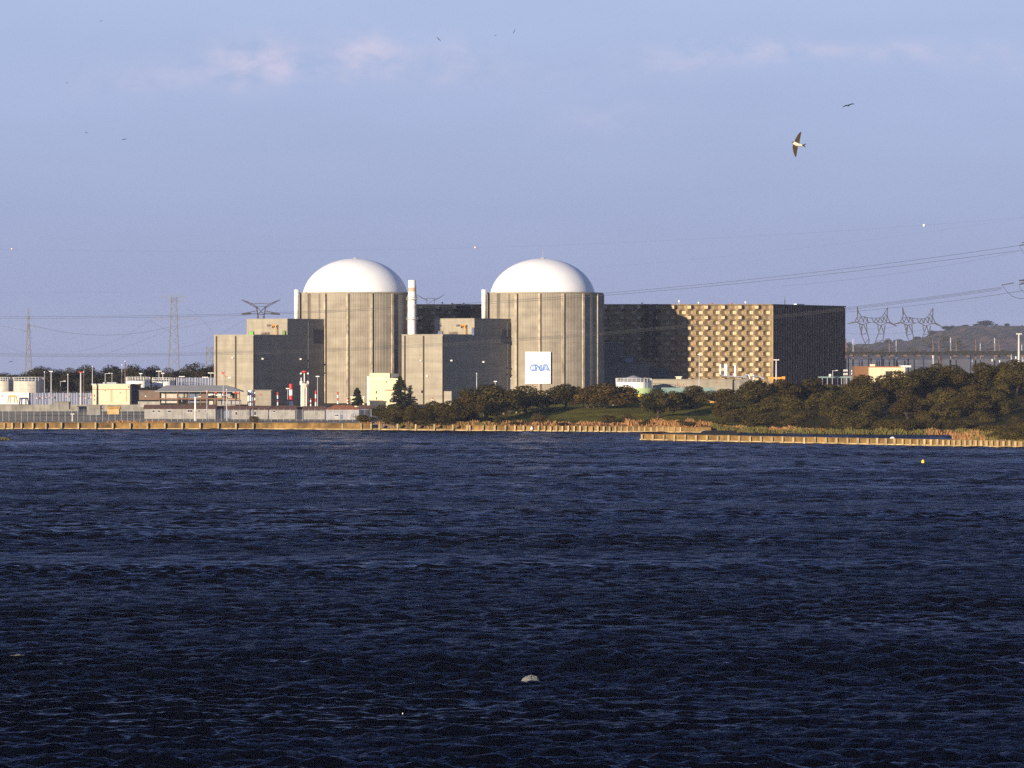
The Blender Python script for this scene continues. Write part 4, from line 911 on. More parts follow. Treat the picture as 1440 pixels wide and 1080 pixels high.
def pxpier(px):
    k = (px-720)/F; x = 39.0
    for _ in range(20): x = k*pierY(x)
    return (x, pierY(x))
sp = []; px = 902.5; st = 15.2
while px < 1462: sp.append(px); px += st; st = max(7.6, 15.2-max(0, px-1180)*.05) if px < 1400 else 8.4
quay('pier', 'long ochre pier with pale posts running out from the right shore', [pxpier(q) for q in (901, 1060, 1250, 1475)], [pxpier(q) for q in sp], 1.75, 1.9)
def barge():
    Y = 1255; t = thing('shadow_barge', 'low black barge shape for the shadow strip behind the pier end', 'barge', (X(985, Y), Y, 0))  # low black hull and cover stand for a black shadow strip
    m = MB(); x0, x1 = X(935, Y), X(1037, Y); m.prism([(x0, Y+2), (x0+6, Y), (x1, Y), (x1, Y+5), (x0+6, Y+5)], -.4, 1.0, 0, [(x0-.6, Y+2), (x0+5, Y-.3), (x1+.3, Y-.3), (x1+.3, Y+5.2), (x0+5, Y+5.2)]); m.build('hull', M['black'], t)
    m = MB(); m.prism([(X(985, Y), Y+.4), (x1-.5, Y+.4), (x1-.5, Y+4.6), (X(985, Y), Y+4.6)], 1.004, 1.9, 0, [(X(990, Y), Y+1), (x1-.8, Y+1), (x1-.8, Y+4), (X(990, Y), Y+4)]); m.build('cover', M['black'], t)
    m = MB(); m.box(X(988, Y), X(991, Y), Y+.5, Y+1, 1.91, 2.1); m.build('fitting', M['grey'], t)
barge()
def fence():
    Y = 1392; x0, x1 = X(-40, Y), X(522, Y); t = thing('wire_fence', 'tall grey wire fence along the left quay', 'fence', ((x0+x1)/2, Y, 2.5))
    zb = 2.3; zt = Z(575.5, Y); n = 64
    for k in range(n+1):
        x = x0+(x1-x0)*k/n; m = MB(); m.tube((x, Y, zb), (x, Y, zt), .075); m.tube((x, Y, zt), (x, Y-.5, zt+.5), .04); m.build('fence_post', M['grey'], t)
    m = MB(); k = 0
    z = zb+.2
    while z < zt: m.tube((x0, Y+.05, z), (x1, Y+.05, z), .022, 3); z += .26
    x = x0
    while x < x1: m.tube((x, Y+.05, zb), (x, Y+.05, zt), .02, 3); x += .5
    m.build('wire_mesh', M['grey'], t)
fence()
TINT = (.42, .5, .8); VEIL0 = (1.86, 2.1, 3.4); VEIL1 = (2.62, 3.2, 4.65); CLOUD = (3.9, 3.6, 4.55, 1); EXPOSURE = 0.8; DENOISE = False
# ------------------------------------------------------------------ pylons
def lattice(mb, cx, cy, levels, r):
    """square lattice column: levels = [(z, half width)]"""
    for (z0, w0), (z1, w1) in zip(levels[:-1], levels[1:]):
        c0 = [Vector((cx+a*w0, cy+b*w0, z0)) for a, b in ((-1, -1), (1, -1), (1, 1), (-1, 1))]
        c1 = [Vector((cx+a*w1, cy+b*w1, z1)) for a, b in ((-1, -1), (1, -1), (1, 1), (-1, 1))]
        for k in range(4):
            mb.tube(c0[k], c1[k], r, 4); mb.tube(c0[k], c1[(k+1) % 4], r*.6, 4); mb.tube(c0[(k+1) % 4], c1[k], r*.6, 4); mb.tube(c1[k], c1[(k+1) % 4], r*.6, 4)
def tower(px, Y, yt, yb, wt, wb, arms, label, r=.16, n=8, m_='galvfar', zb=6.0):
    s = Y/F; x = X(px, Y); t = thing('lattice_pylon', label, 'pylon', (x, Y, zb)); zt = Z(yt, Y); lv = []
    for k in range(n+1): u = k/n; u2 = 1-(1-u)**1.25; lv.append((zb+(zt-zb)*u2, (wb+(wt-wb)*u2)*s/2))
    m = MB(); lattice(m, x, Y, lv, r); m.build('tower', M[m_], t)
    for yy, a, b, dz in arms:
        z = Z(yy, Y); m = MB()
        for q in (a, b):
            if q == 0: continue
            m.tube((x, Y, z+.8*dz), (x+q*s, Y, z), r*.9, 4); m.tube((x, Y, z-.6*dz), (x+q*s, Y, z), r*.8, 4); m.tube((x+q*s*.5, Y, z+.4*dz), (x+q*s*.5, Y, z-.3*dz), r*.6, 4)
            m.tube((x+q*s, Y, z), (x+q*s, Y, z-1.8), r*.8, 4)
        m.build('cross_arm', M[m_], t)
    return t
tower(40, 2300, 434, 520, .6, 11, [(447.5, -4, 4, 1), (457.5, -3, 8, 1), (465.5, -7, 4, 1)], 'slender lattice pylon rising behind the wide pale tank')
tower(244.5, 2300, 417.5, 518, 7, 17, [(417.5, -17, 17, 1.5), (423, -10, 14, 1), (448, -33, 33, 1)], 'tall lattice pylon with flat top arms left of the left plant building', .15, 10)
tower(294.5, 2500, 488, 520, 9, 9, [], 'small portal pylon half hidden at the edge of the left plant building', .22, 4)
def ypylon(px, Y, yt, yw, label, r, sp, low=True):
    s = Y/F; x = X(px, Y); t = thing('lattice_pylon', label, 'pylon', (x, Y, 6)); zt, zw = Z(yt, Y), Z(yw, Y)
    m = MB(); lattice(m, x, Y, [(6, 9*s), (Z(500, Y), 6*s), (Z(470, Y), 5*s), (zw-3, 4.5*s), (zw+3*s, 6.5*s)], r); m.build('tower', M['galv'], t)
    for q in (-1, 1):
        m = MB(); e = (x+q*sp*s, Y, zt); a = (x+q*4*s, Y, zw); b = (x+q*11*s, Y, zt-6*s)
        m.tube(a, e, r*1.3, 4); m.tube(b, e, r*1.3, 4); m.tube((x, Y, zt-5*s), b, r, 4); m.tube(a, b, r, 4)
        for k in (.35, .6, .8): p = Vector(a).lerp(Vector(e), k); o = Vector(b).lerp(Vector(e), k-.2 if k > .2 else 0); m.tube(p, o, r*.7, 4)
        m.build('top_arm', M['galv'], t)
        if low:
            m = MB(); z = Z(yt+19.5, Y); m.tube((x+q*5*s, Y, z+4*s), (x+q*26*s, Y, z), r*1.2, 4); m.tube((x+q*5*s, Y, z+.5*s), (x+q*26*s, Y, z), r*1.2, 4); m.tube((x+q*14*s, Y, z), (x+q*27*s, Y, z-.6*s), r*2.2, 5); m.build('cross_arm', M['galv'], t)
ypylon(367, 1900, 421.5, 434, 'dark pylon with spread top arms above the left plant building roof', .2, 27)
ypylon(605.5, 2900, 414, 423, 'faint pylon with spread top arms behind the shaded hall roof', .14, 20, False)
def catpylon(ox, oy, label, Y=2250):
    s = Y/F; t = thing('lattice_pylon', label, 'pylon', (X(1180+ox+43, Y), Y, 6)); r = .17
    def p(a, b, d=0): return Vector((X(1180+ox+a/9.6, Y), Y+d, Z(420+oy+b/9.6, Y)))
    def part(nm, lines, rr=r, deps=(-1.2, 1.2)):
        m = MB()
        for d in deps:
            for ln in lines:
                for a, b in zip(ln[:-1], ln[1:]): m.tube(p(*a, d), p(*b, d), rr, 4)
        for ln in lines:
            for a in ln: m.tube(p(*a, deps[0]), p(*a, deps[1]), rr*.7, 4)
        m.build(nm, M['galv'], t)
    part('peak', [[(245, 110), (262, 180), (300, 240)], [(245, 110), (250, 230), (215, 310)], [(262, 180), (240, 260), (300, 240), (265, 312), (240, 260)]])
    part('peak', [[(655, 120), (610, 200), (570, 255)], [(655, 120), (650, 240), (688, 320)], [(610, 200), (648, 240), (600, 245), (640, 318), (648, 240)]])
    top = [(300, 240), (340, 242), (380, 255), (440, 262), (500, 262), (550, 255), (600, 245)]; bot = [(215, 310), (265, 313), (330, 315), (390, 318), (470, 320), (530, 320), (590, 322), (690, 320)]
    part('bridge', [top, bot, [(300, 240), (330, 315), (340, 242), (390, 318), (380, 255), (440, 262), (470, 320), (500, 262), (530, 320), (550, 255), (590, 322), (600, 245)]])
    part('arm', [[(215, 310), (120, 337)], [(230, 320), (120, 337)]], r*1.5); part('arm', [[(690, 320), (778, 372)], [(670, 325), (778, 372)]], r*1.5)
    part('knee', [[(240, 320), (295, 350), (355, 340), (430, 318)], [(475, 320), (555, 362), (620, 338), (690, 320)]], r*1.3)
    wl, wr = (400, 640), (470, 640)
    part('leg', [[(270, 330), (290, 420), (300, 490), (350, 600), wl], [(315, 350), (300, 490)], [(270, 330), (315, 350), (290, 420)], [(370, 345), (378, 460), (405, 540), wl], [(330, 345), (378, 460)], [(300, 490), (378, 460)], [(350, 600), (405, 540)]])
    part('leg', [[(520, 345), (530, 430)], [(570, 360), (530, 470), (490, 580), wr], [(620, 360), (605, 480), (590, 560), wr], [(570, 360), (605, 480), (530, 470)], [(590, 560), (490, 580)], [(530, 430), (545, 430)]])
    m = MB(); c = p(435, 640); lattice(m, c.x, c.y, [(6, 7*s), (c.z*.45, 5*s), (c.z, 3.6*s)], r); m.build('tower', M['galv'], t)
catpylon(0, 0, 'broad crowned pylon nearest the black finned wall')
catpylon(63.8, .8, 'broad crowned pylon in front of the hazy hill')
def edgepylon():
    Y = 985; t = thing('lattice_pylon', 'near pylon at the right edge, only its insulator arms in the photo', 'pylon', (X(1500, Y), Y, 5)); s = Y/F; x = X(1500, Y)
    m = MB(); lattice(m, x, Y, [(-1, 16*s), (12, 12*s), (24, 9*s), (36, 7*s), (46, 5*s), (56, 2*s)], .16); m.build('tower', M['galv'], t)
    for yy, tip in ((341, 1437), (396, 1428), (398, 1434), (344, 1560), (398, 1566)):
        m = MB(); e = W(tip, yy, Y); m.tube((x, Y-.6, e.z+1.2), e, .12, 4); m.tube((x, Y+.6, e.z+1.2), e, .12, 4); m.tube((x, Y, e.z-.6), e, .1, 4)
        if tip == 1428: m = MB(); e = W(1433, 394.5, Y); m.tube((x, Y, e.z+1.4), e, .16, 6); m.tube((x, Y, e.z-.3), e, .16, 6)
        m.build('cross_arm', M['galv'], t)
    for a, b in (((1433.5, 345.3), (1440, 344)), ((1440, 344), (1452, 342)), ((1408.5, 401), (1426, 397.6)), ((1433, 400.2), (1446, 397.8))):
        p, q = W(*a, Y), W(*b, Y); m = MB(); n = 14
        for k in range(n): u = p.lerp(q, (k+.1)/n); v = p.lerp(q, (k+.75)/n); m.tube(u, v, .135, 8)
        m.tube(p, q, .05); m.build('insulator', M['darkgrey'], t)
    for a in (((1410, 402), (1416, 410), (1424, 417), (1434, 420), (1444, 419)), ((1434, 347), (1440, 357), (1450, 362)), ((1433, 402), (1438, 410), (1446, 415))):
        m = MB(); m.path([W(*q, Y) for q in a], .05, 5); m.build('jumper', M['cable'], t)
edgepylon()

# ------------------------------------------------------------------ cables
def cable(pts, Y0, Y1, r, label, grp, n=70):
    """smooth line through photo points; depth runs from Y0 at the first to Y1 at the last"""
    xs = [p[0] for p in pts]; ys = [p[1] for p in pts]
    co = np.polyfit(xs, ys, min(2, len(xs)-1)); P = []
    for k in range(n+1):
        u = k/n; px = xs[0]+(xs[-1]-xs[0])*u; py = float(np.polyval(co, px)); Y = Y0+(Y1-Y0)*u; P.append(W(px, py, Y))
    m = MB(); m.path(P, r, 4); o = m.build('power_cable', M['cable'], None, False, P[0]); tag(o, label, 'cable', grp)
up = [(-40, 445.2), (120, 444.3), (300, 441.5), (420, 437.5), (660, 428), (850, 412.5), (1100, 388), (1280, 366), (1433.5, 345.3)]
for k, dy in enumerate((0, 2.4)): cable([(a, b+dy*(1 if a < 900 else 1+2*(a-900)/540.)) for a, b in up], 1340, 985, .048, 'upper pair of conductors sloping up to the right over both reactors', 'upper conductors crossing in front of the plant')
lo = [(-40, 497.8), (120, 498.5), (300, 494.5), (450, 489), (640, 481), (725, 475.5), (850, 468), (960, 459.5), (1187, 435), (1300, 419.5), (1408.5, 401)]
for k, dy in enumerate((0, 1.6, 3.4)): cable([(a, b+dy) for a, b in lo], 1340, 985, .042, 'lower conductors sloping up to the right across both reactor shells', 'lower conductors crossing in front of the plant')
cable([(1187, 439), (1300, 428), (1440, 408.5)], 1250, 985, .05, 'single conductor below the lower set at the right edge', None)
gw = [(-40, 350.6), (17, 350), (668, 348.2), (1299, 317), (1480, 302)]
cable(gw, 1340, 985, .011, 'thin topmost wire carrying the marker balls', None)
cable([(-40, 411.5), (240, 410.5)], 1800, 1800, .018, 'faint level wire high above the left trees', None)
cable([(840, 376), (1100, 352), (1440, 306)], 1200, 985, .009, 'faint wire rising from the right dome to the right edge', None)
for px, py, Y, mm, lb in ((17, 350, 1324, 'ball', 'marker ball on the topmost wire at the far left'), (668.5, 348, 1174, 'ball', 'marker ball on the topmost wire between the two domes'), (1299.5, 317, 1027, 'ballwhite', 'marker ball on the topmost wire above the crowned pylons')):
    c = W(px, py, Y); t = thing('marker_ball', lb, 'marker ball', c); r = .36
    m = MB(); m.lathe((c.x, c.y), [(.02, c.z-r), (r*.7, c.z-r*.72), (r, c.z), (r*.7, c.z+r*.72), (.02, c.z+r)], 14); m.build('ball', M[mm], t, True); m = MB(); m.lathe((c.x, c.y), [(r*1.02, c.z-.05), (r*1.02, c.z+.05)], 14, 0, False); m.build('band', M['ballwhite'], t)
for pts, lb in (([(40, 457), (100, 467.5), (150, 471.5), (185, 470), (244, 458)], 'far sagging wire between the two left lattice pylons, upper'), ([(46, 457.5), (75, 464), (130, 470.5), (200, 468), (277, 448)], 'far sagging wire between the two left lattice pylons, lower'),
    ([(110, 494), (160, 480), (211, 450)], 'far wire falling left from the tall lattice pylon, steep'), ([(140, 500), (185, 485), (250, 458)], 'far wire falling left from the tall lattice pylon, shallow'), ([(244, 463), (300, 452), (352, 441)], 'far wire rising to the dark spread arm pylon'), ([(250, 490), (300, 474), (345, 449)], 'far wire below it rising to the left plant building'), ([(211, 450), (230, 462), (253, 474)], 'far jumper wire crossing the tall lattice pylon'), ([(262, 434), (285, 450), (302, 472)], 'far wire falling from the tall pylon to the left plant building'), ([(-30, 452), (40, 466)], 'far wire entering from the left edge to the slender pylon'), ([(-30, 475), (36, 497)], 'lower far wire entering from the left edge'),
    ([(1192, 455), (1220, 462), (1262, 458)], 'far sagging wire between the crowned pylons, upper'), ([(1190, 468), (1240, 470), (1300, 463)], 'far sagging wire between the crowned pylons, lower'), ([(1100, 402), (1250, 386), (1440, 352)], 'far thin wire at the right under the upper pair')):
    cable(pts, 2280, 2280, .06, lb, None, 24)

# ------------------------------------------------------------------ substation
def substation():
    Y = 1950
    for px0, px1, yt, yb, lb in ((1187, 1332, 495, 499, 'dark busbar gantry beam right of the black finned wall'), (1332.5, 1470, 494, 499.6, 'heavier dark busbar gantry beam reaching the right edge')):
        t = thing('busbar_beam', lb, 'beam', W((px0+px1)/2, yb, Y)); x0, x1, z0, z1 = X(px0, Y), X(px1, Y), Z(yb, Y), Z(yt, Y)
        m = MB()
        for yy in (Y-.8, Y+.8):
            for z in (z0, z1): m.box(x0, x1, yy-.15, yy+.15, z-.16, z+.16)
        x = x0; k = 0
        while x < x1-1.5:
            for yy in (Y-.8, Y+.8): m.tube((x, yy, z0 if k % 2 else z1), (x+1.5, yy, z1 if k % 2 else z0), .11, 4)
            x += 1.5; k += 1
        m.build('truss', M['beamdark'], t); m = MB(); m.box(x0, x1, Y-.5, Y+.5, z0+.17, z1-.17); m.build('duct', M['beamdark'], t)
        m = MB(); xx = px0+10
        while xx < px1-4: p = W(xx, yb+.8, Y); m.box(p.x-.9, p.x+.9, Y-1.2, Y-.5, p.z-.5, p.z+.3); xx += 19
        m.build('isolator', M['brownpost'], t)
    NAMES = ('touching the edge of the black wall', 'second from the black wall', 'before the left crowned pylon', 'taller one between the crowned pylons', 'shorter one between the crowned pylons', 'before the right crowned pylon', 'taller of the pair where the hill starts', 'shorter of the pair where the hill starts', 'where the thin beam meets the heavy one', 'close right of the beam junction', 'wide one below the widest hill tree', 'short one close right of the wide one', 'tallest bright one on the right', 'close right of the tallest bright one', 'right of the white floodlight mast')
    for k, (px, yt, w, mm) in enumerate(((1189.8, 474.5, 1.7, 'brownpost'), (1200, 476, 2.4, 'galvlight'), (1222, 478, 1.6, 'galv'), (1251, 475, 1.8, 'brownpost'), (1260.6, 478, 1.6, 'galvlight'), (1286, 482, 1.4, 'galv'), (1312.4, 475, 1.9, 'brownpost'), (1320.6, 478, 1.5, 'brownpost'), (1337.2, 474, 2.0, 'galvlight'), (1345, 475, 1.7, 'brownpost'), (1372.4, 476.5, 2.3, 'brownpost'), (1379, 482, 1.6, 'galvlight'), (1399.2, 474.5, 2.1, 'galvlight'), (1405.6, 477, 1.8, 'brownpost'), (1437.5, 484, 1.6, 'galvlight'))):
        p = W(px, 535, Y); z = Z(yt, Y); lab = {'brownpost': 'brown', 'galvlight': 'pale', 'galv': 'dark grey'}[mm]
        t = thing('gantry_post', '%s gantry post rising through the beam, %s' % (lab, NAMES[k]), 'gantry post', (p.x, Y+1.5, p.z)); r = w*Y/F/2*.78
        m = MB(); m.box(p.x-r, p.x+r, Y+1.1, Y+1.1+2*r, p.z-2, z-3); m.build('column', M['galvfar' if mm == 'galvlight' else mm], t)
        m = MB(); m.lathe((p.x, Y+1.4), [(r*.6, z-3), (r*1.0, z-2.4), (r*.6, z-1.8), (r, z-1.2), (r*.5, z-.5), (.05, z)], 8); m.build('insulator', M[mm], t)
    r = random.Random(5)
    for k in range(26):
        px = r.uniform(1190, 1330) if k < 18 else r.uniform(1330, 1440); yt = r.uniform(501, 510); Yk = Y-r.uniform(20, 90)
        t = thing('busbar_support', 'thin busbar support under the substation beams', 'support', W(px, 530, Yk), 'busbar supports under the gantry beams'); x = X(px, Yk); m = MB(); m.box(x-.25, x+.25, Yk-.25, Yk+.25, 6, Z(yt, Yk)); m.build('column', M[r.choice(['galv', 'galvlight', 'darkgrey', 'brownpost'])], t)
        m = MB(); z = Z(yt, Yk); m.lathe((x, Yk), [(.2, z+.01), (.45, z+.3), (.2, z+.6), (.45, z+.9), (.1, z+1.3)], 6); m.build('insulator', M[r.choice(['white', 'brownpost', 'grey'])], t)
    for k, (px, py) in enumerate(((1189, 521), (1200, 521.5), (1189, 526), (1200, 525.5))):
        Yk = 1760; c = W(px, py, Yk); t = thing('transformer_fin', 'pale transformer cooler beside the foot of the black wall', 'cooler', c, 'transformer coolers by the black wall'); m = MB()
        for q in range(4): m.box(c.x-.9+q*.5, c.x-.6+q*.5, c.y-.5, c.y+.5, c.z-.4, c.z+.4)
        m.build('radiator', M['white'], t); m = MB(); m.box(c.x-1, c.x+1, c.y+.52, c.y+.9, 6 if k > 1 else c.z-.8, c.z+.2); m.build('frame', M['darkgrey'], t)
    for yy in (505, 511, 515):
        m = MB(); a, b = W(1188, yy, Y-40), W(1330, yy+1, Y-40); m.tube(a, b, .1, 4); o = m.build('busbar', M['grey'], None, False, a); tag(o, {505: 'topmost', 511: 'middle', 515: 'lowest'}[yy]+' thin horizontal busbar below the gantry beam behind the cream house', 'busbar')
    shed('relay_wall', 'long blue grey screen wall behind the substation posts', 'wall', 1187.6, 1470, 505, 530, 2080, 2, 'screenwall')
substation()

# ------------------------------------------------------------------ hills
def hills():
    Y0 = 6500; crest = [(900, 500), (1120, 498), (1180, 492), (1195, 486), (1215, 484), (1250, 482), (1285, 479), (1305, 472), (1322, 466), (1340, 460), (1355, 458.6), (1380, 459), (1440, 459.5), (1500, 456), (1600, 462), (1900, 500)]
    pxs = np.arange(900, 1900, 4.0); xs = [X(p, Y0) for p in pxs]; ys = np.linspace(Y0-1500, Y0+900, 40); r = random.Random(2); v = []; f = []
    for y in ys:
        for p in pxs:
            zc = Z(lerp_tab(crest, p), Y0)+1.5*math.sin(p*.23)+.8*math.sin(p*.61+1); u = (y-(Y0-1500))/1500.0; pr = sm(min(1, u)) if u < 1 else 1-sm((u-1)/.6)
            zb = 5-(y-1850)*.0046; v.append((X(p, Y0), y, zb+max(0, zc-zb)*pr+2*math.sin(p*.05+1)*pr*(1-pr)*4))
    nx, ny = len(pxs), len(ys); f = [(j*nx+i, j*nx+i+1, (j+1)*nx+i+1, (j+1)*nx+i) for j in range(ny-1) for i in range(nx-1)]
    me = bpy.data.meshes.new('hills'); me.from_pydata(v, [], f); me.polygons.foreach_set('use_smooth', [True]*len(f))
    m = bpy.data.materials.new('dry_hillside'); m.use_nodes = True; t = m.node_tree; b = t.nodes['Principled BSDF']; b.inputs['Roughness'].default_value = .95
    g = nd(t, 'ShaderNodeNewGeometry'); n1 = nd(t, 'ShaderNodeTexNoise'); n1.inputs['Scale'].default_value = .035; n1.inputs['Detail'].default_value = 6; t.links.new(g.outputs['Position'], n1.inputs['Vector'])
    rp = nd(t, 'ShaderNodeValToRGB'); e = rp.color_ramp.elements; e[0].position = .42; e[0].color = (.018, .018, .014, 1); e[1].position = .62; e[1].color = (.11, .066, .045, 1)
    t.links.new(n1.outputs['Fac'], rp.inputs[0]); t.links.new(rp.outputs[0], b.inputs['Base Color']); me.materials.append(m)
    o = bpy.data.objects.new('hills', me); COL.objects.link(o); struct(o); return crest
CREST = hills()

# ------------------------------------------------------------------ foliage
def leaves(mb, c, rad, n, size, r, tints, squash=1.0, shell=.55):
    """n leaf-clump faces through an ellipsoid; returns nothing, fills mb and tints"""
    base = r.uniform(.05, .95)
    for k in range(n):
        d = Vector((r.gauss(0, 1), r.gauss(0, 1), r.gauss(0, 1))).normalized(); q = shell+(1-shell)*r.random()**.6
        if r.random() < .12: q *= 1.14
        p = Vector((c[0]+d.x*rad[0]*q, c[1]+d.y*rad[1]*q, c[2]+d.z*rad[2]*q)); s = size*r.uniform(.55, 1.25)
        nn = (d+Vector((r.gauss(0, .6), r.gauss(0, .6), r.gauss(0, .6)))).normalized(); a = nn.orthogonal().normalized(); b = nn.cross(a); th = r.uniform(0, 6.28); a, b = a*math.cos(th)+b*math.sin(th), b*math.cos(th)-a*math.sin(th)
        i = len(mb.v)
        mb.v += [tuple(p+a*s*.75), tuple(p+b*s*.5), tuple(p-a*s*.75), tuple(p-b*s*.5)]; mb.f.append((i, i+1, i+2, i+3)); mb.m.append(0)
        tints.append(min(1, max(0, base+r.gauss(0, .2))))
def finish(mb, name, m, parent, tints):
    o = mb.build(name, m, parent); at = o.data.attributes.new('tint', 'FLOAT', 'FACE'); at.data.foreach_set('value', tints); return o
def limb(mb, p, q, r0, r1, r, bends=3):
    P = [Vector(p)]; R0 = r0
    for k in range(1, bends+1):
        u = k/bends; w = Vector(p).lerp(Vector(q), u)
        if k < bends: w += Vector((r.gauss(0, .05), r.gauss(0, .05), 0))*(Vector(q)-Vector(p)).length
        P.append(w)
    for k in range(bends): mb.tube(P[k], P[k+1], r0+(r1-r0)*k/bends, 7, r0+(r1-r0)*(k+1)/bends)
def oak_template(seed, m, n_leaf=7000, low=.1, flat=1.0):
    """unit tree: crown 1 wide (-.5...5), total height 1; scaled per copy"""
    r = random.Random(seed); t = bpy.data.objects.new('oak_tree', None)
    tr = MB(); cr = MB(); tn = []
    k = r.randint(11, 15); blobs = []
    for i in range(k):
        a = 2*math.pi*(i/k)+r.uniform(-.4, .4); d = r.uniform(.12, .34); z = low+.16+(.62*(1-low))*r.random()**.9*(1-.7*d)*flat; rr = r.uniform(.14, .23)
        blobs.append(((d*math.cos(a), d*math.sin(a), min(z, .86)), (rr, rr, rr*r.uniform(.7, .95))))
    blobs += [((r.uniform(-.08, .08), r.uniform(-.08, .08), .78), (.22, .22, .18)), ((0, 0, .5), (.3, .3, .24))]
    hub = (r.uniform(-.03, .03), r.uniform(-.03, .03), low+.12)
    limb(tr, (0, 0, -.05), hub, .035, .026, r, 4)
    tot = sum(b[1][0]**2 for b in blobs)
    for c, rad in blobs:
        limb(tr, hub, (c[0]*.8, c[1]*.8, c[2]-.02), .017, .006, r, 3)
        leaves(cr, c, rad, int(n_leaf*rad[0]**2/tot), .036, r, tn)
    return (tr, cr, tn, m)
def make_tree(tpl, name, label, cat, loc, w, h, rot, group=None):
    """first use builds the meshes; later uses copy"""
    key = id(tpl[1])
    if key not in TREE_CACHE:
        t = thing(name, label, cat, (0, 0, 0), group)
        if tpl[0] is not None: tpl[0].build('trunk', M['bark'], t)
        finish(tpl[1], 'crown', M[tpl[3]], t, tpl[2])
        TREE_CACHE[key] = t; t.location = loc; t.scale = (w, w, h); t.rotation_euler = (0, 0, rot); return t
    src = TREE_CACHE[key]; c = dup(src, loc, (w, w, h), rot, label); c.name = name
    if 'group' in c: del c['group']
    if group: c['group'] = group
    c['category'] = cat
    return c
TREE_CACHE = {}
OAK = [oak_template(s, 'oak') for s in (11, 12, 13, 14, 15)]; GOLD = [oak_template(21, 'golden')]
FAR = [oak_template(s, 'fartree', 2600, .16) for s in (31, 32, 33, 34)]
def shrub_template(seed, m, n=1500, tall=1.0):
    r = random.Random(seed); tr = MB(); cr = MB(); tn = []
    for i in range(6):
        a = r.uniform(0, 6.28); d = r.uniform(.05, .3); z = r.uniform(.25, .68); rr = r.uniform(.16, .27)
        leaves(cr, (d*math.cos(a), d*math.sin(a), z), (rr, rr, rr*1.1*tall), n//7, .05, r, tn)
        limb(tr, (0, 0, -.05), (d*math.cos(a)*.8, d*math.sin(a)*.8, z), .018, .006, r, 2)
    leaves(cr, (0, 0, .32), (.42, .42, .32), n//4, .05, r, tn)
    return (tr, cr, tn, m)
SHR = [shrub_template(s, 'scrub') for s in (41, 42, 43, 44, 45)]+[shrub_template(46, 'oak'), shrub_template(47, 'oak')]
RT = random.Random(9)
def tree_px(tpl, px, yb, yt, wpx, label, name='oak_tree', cat='tree', dx=0, group=None, Y=None):
    g = G(px, yb) if Y is None else Vector((X(px, Y), Y, Z(yb, Y)))
    s = g.y/F; h = (yb-yt)*s; w = wpx*s/.8
    return make_tree(tpl, name, label, cat, (g.x, g.y, g.z-.1), w, h, RT.uniform(0, 6.28), group)
# shore trees, left to right: px, base y, top y, crown width
for i, (k, px, yb, yt, w, lb) in enumerate([
 (0, 534, 592, 568, 26, 'leftmost small dark oak at the end of the quay sheds'), (1, 556, 597, 566, 40, 'broad dark oak in front of the tall conifer'), (2, 583, 598, 567, 34, 'dark oak just right of the tall conifer, low on the shore'), (3, 606, 597, 564, 42, 'dark oak at the foot of the middle plant building'), (4, 634, 596, 562, 40, 'dark oak left of the biggest round oak'),
 (1, 682, 590, 537.5, 78, 'biggest round dark oak before the shaded wall of the middle plant building'), (0, 660, 595, 553, 44, 'bushy oak leaning at the left of the biggest round oak'), (2, 740, 581, 540, 64, 'spreading dark oak left below the lettered board'), (3, 716, 583, 548, 36, 'small oak in the gap between the biggest round oak and the spreading one'), (4, 793, 576, 537.5, 56, 'dark oak right below the lettered board'),
 (2, 926, 588, 545, 50, 'leaning dark oak on the lawn below the white conical tank'), (0, 945, 577, 548, 36, 'dark oak close behind the leaning lawn oak'), (3, 970, 573, 540.5, 52, 'oak with bare forked trunk on the lawn before the long buff wall'), (1, 1016, 569, 545, 48, 'low spreading oak above the sunlit wall pieces'), (4, 1062, 571, 532, 62, 'large brownish oak below the silver pipes'), (2, 1100, 568, 531, 48, 'dark oak below the yellow crane'), (0, 1142, 567, 529, 60, 'large oak before the foot of the black finned wall'),
 (3, 1219, 566, 525, 58, 'round dark oak below the brick wing of the cream house'), (1, 1180, 578, 553, 44, 'low dark oak below the teal pipe rack'), (2, 1262, 566, 519, 56, 'dark oak right below the window of the cream house'), (4, 1296, 562, 514, 62, 'broad oak right of the cream house'), (0, 1340, 556, 511, 60, 'brownish oak on the ridge below the busbar beam'), (3, 1385, 554, 508, 60, 'oak on the ridge left of the white floodlight mast'), (1, 1430, 556, 503, 56, 'tallest oak at the right edge on the ridge'), (2, 1318, 548, 509, 36, 'narrow oak on the ridge between two broad ones'), (4, 1410, 548, 507, 34, 'oak just left of the white floodlight mast'), (0, 1275, 590, 552, 48, 'round oak low on the scrub slope under the cream house'), (3, 1362, 583, 549, 56, 'low oak in the scrub under the ridge oaks')]):
    tree_px(OAK[k], px, yb, yt, w, lb)
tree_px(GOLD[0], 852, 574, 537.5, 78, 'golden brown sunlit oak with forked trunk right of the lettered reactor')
tree_px(GOLD[0], 826, 574, 541, 42, 'golden sunlit oak between the sunlit forked oak and the dark one')
tree_px(GOLD[0], 878, 572, 540, 42, 'golden sunlit oak at the left of the white conical tank')
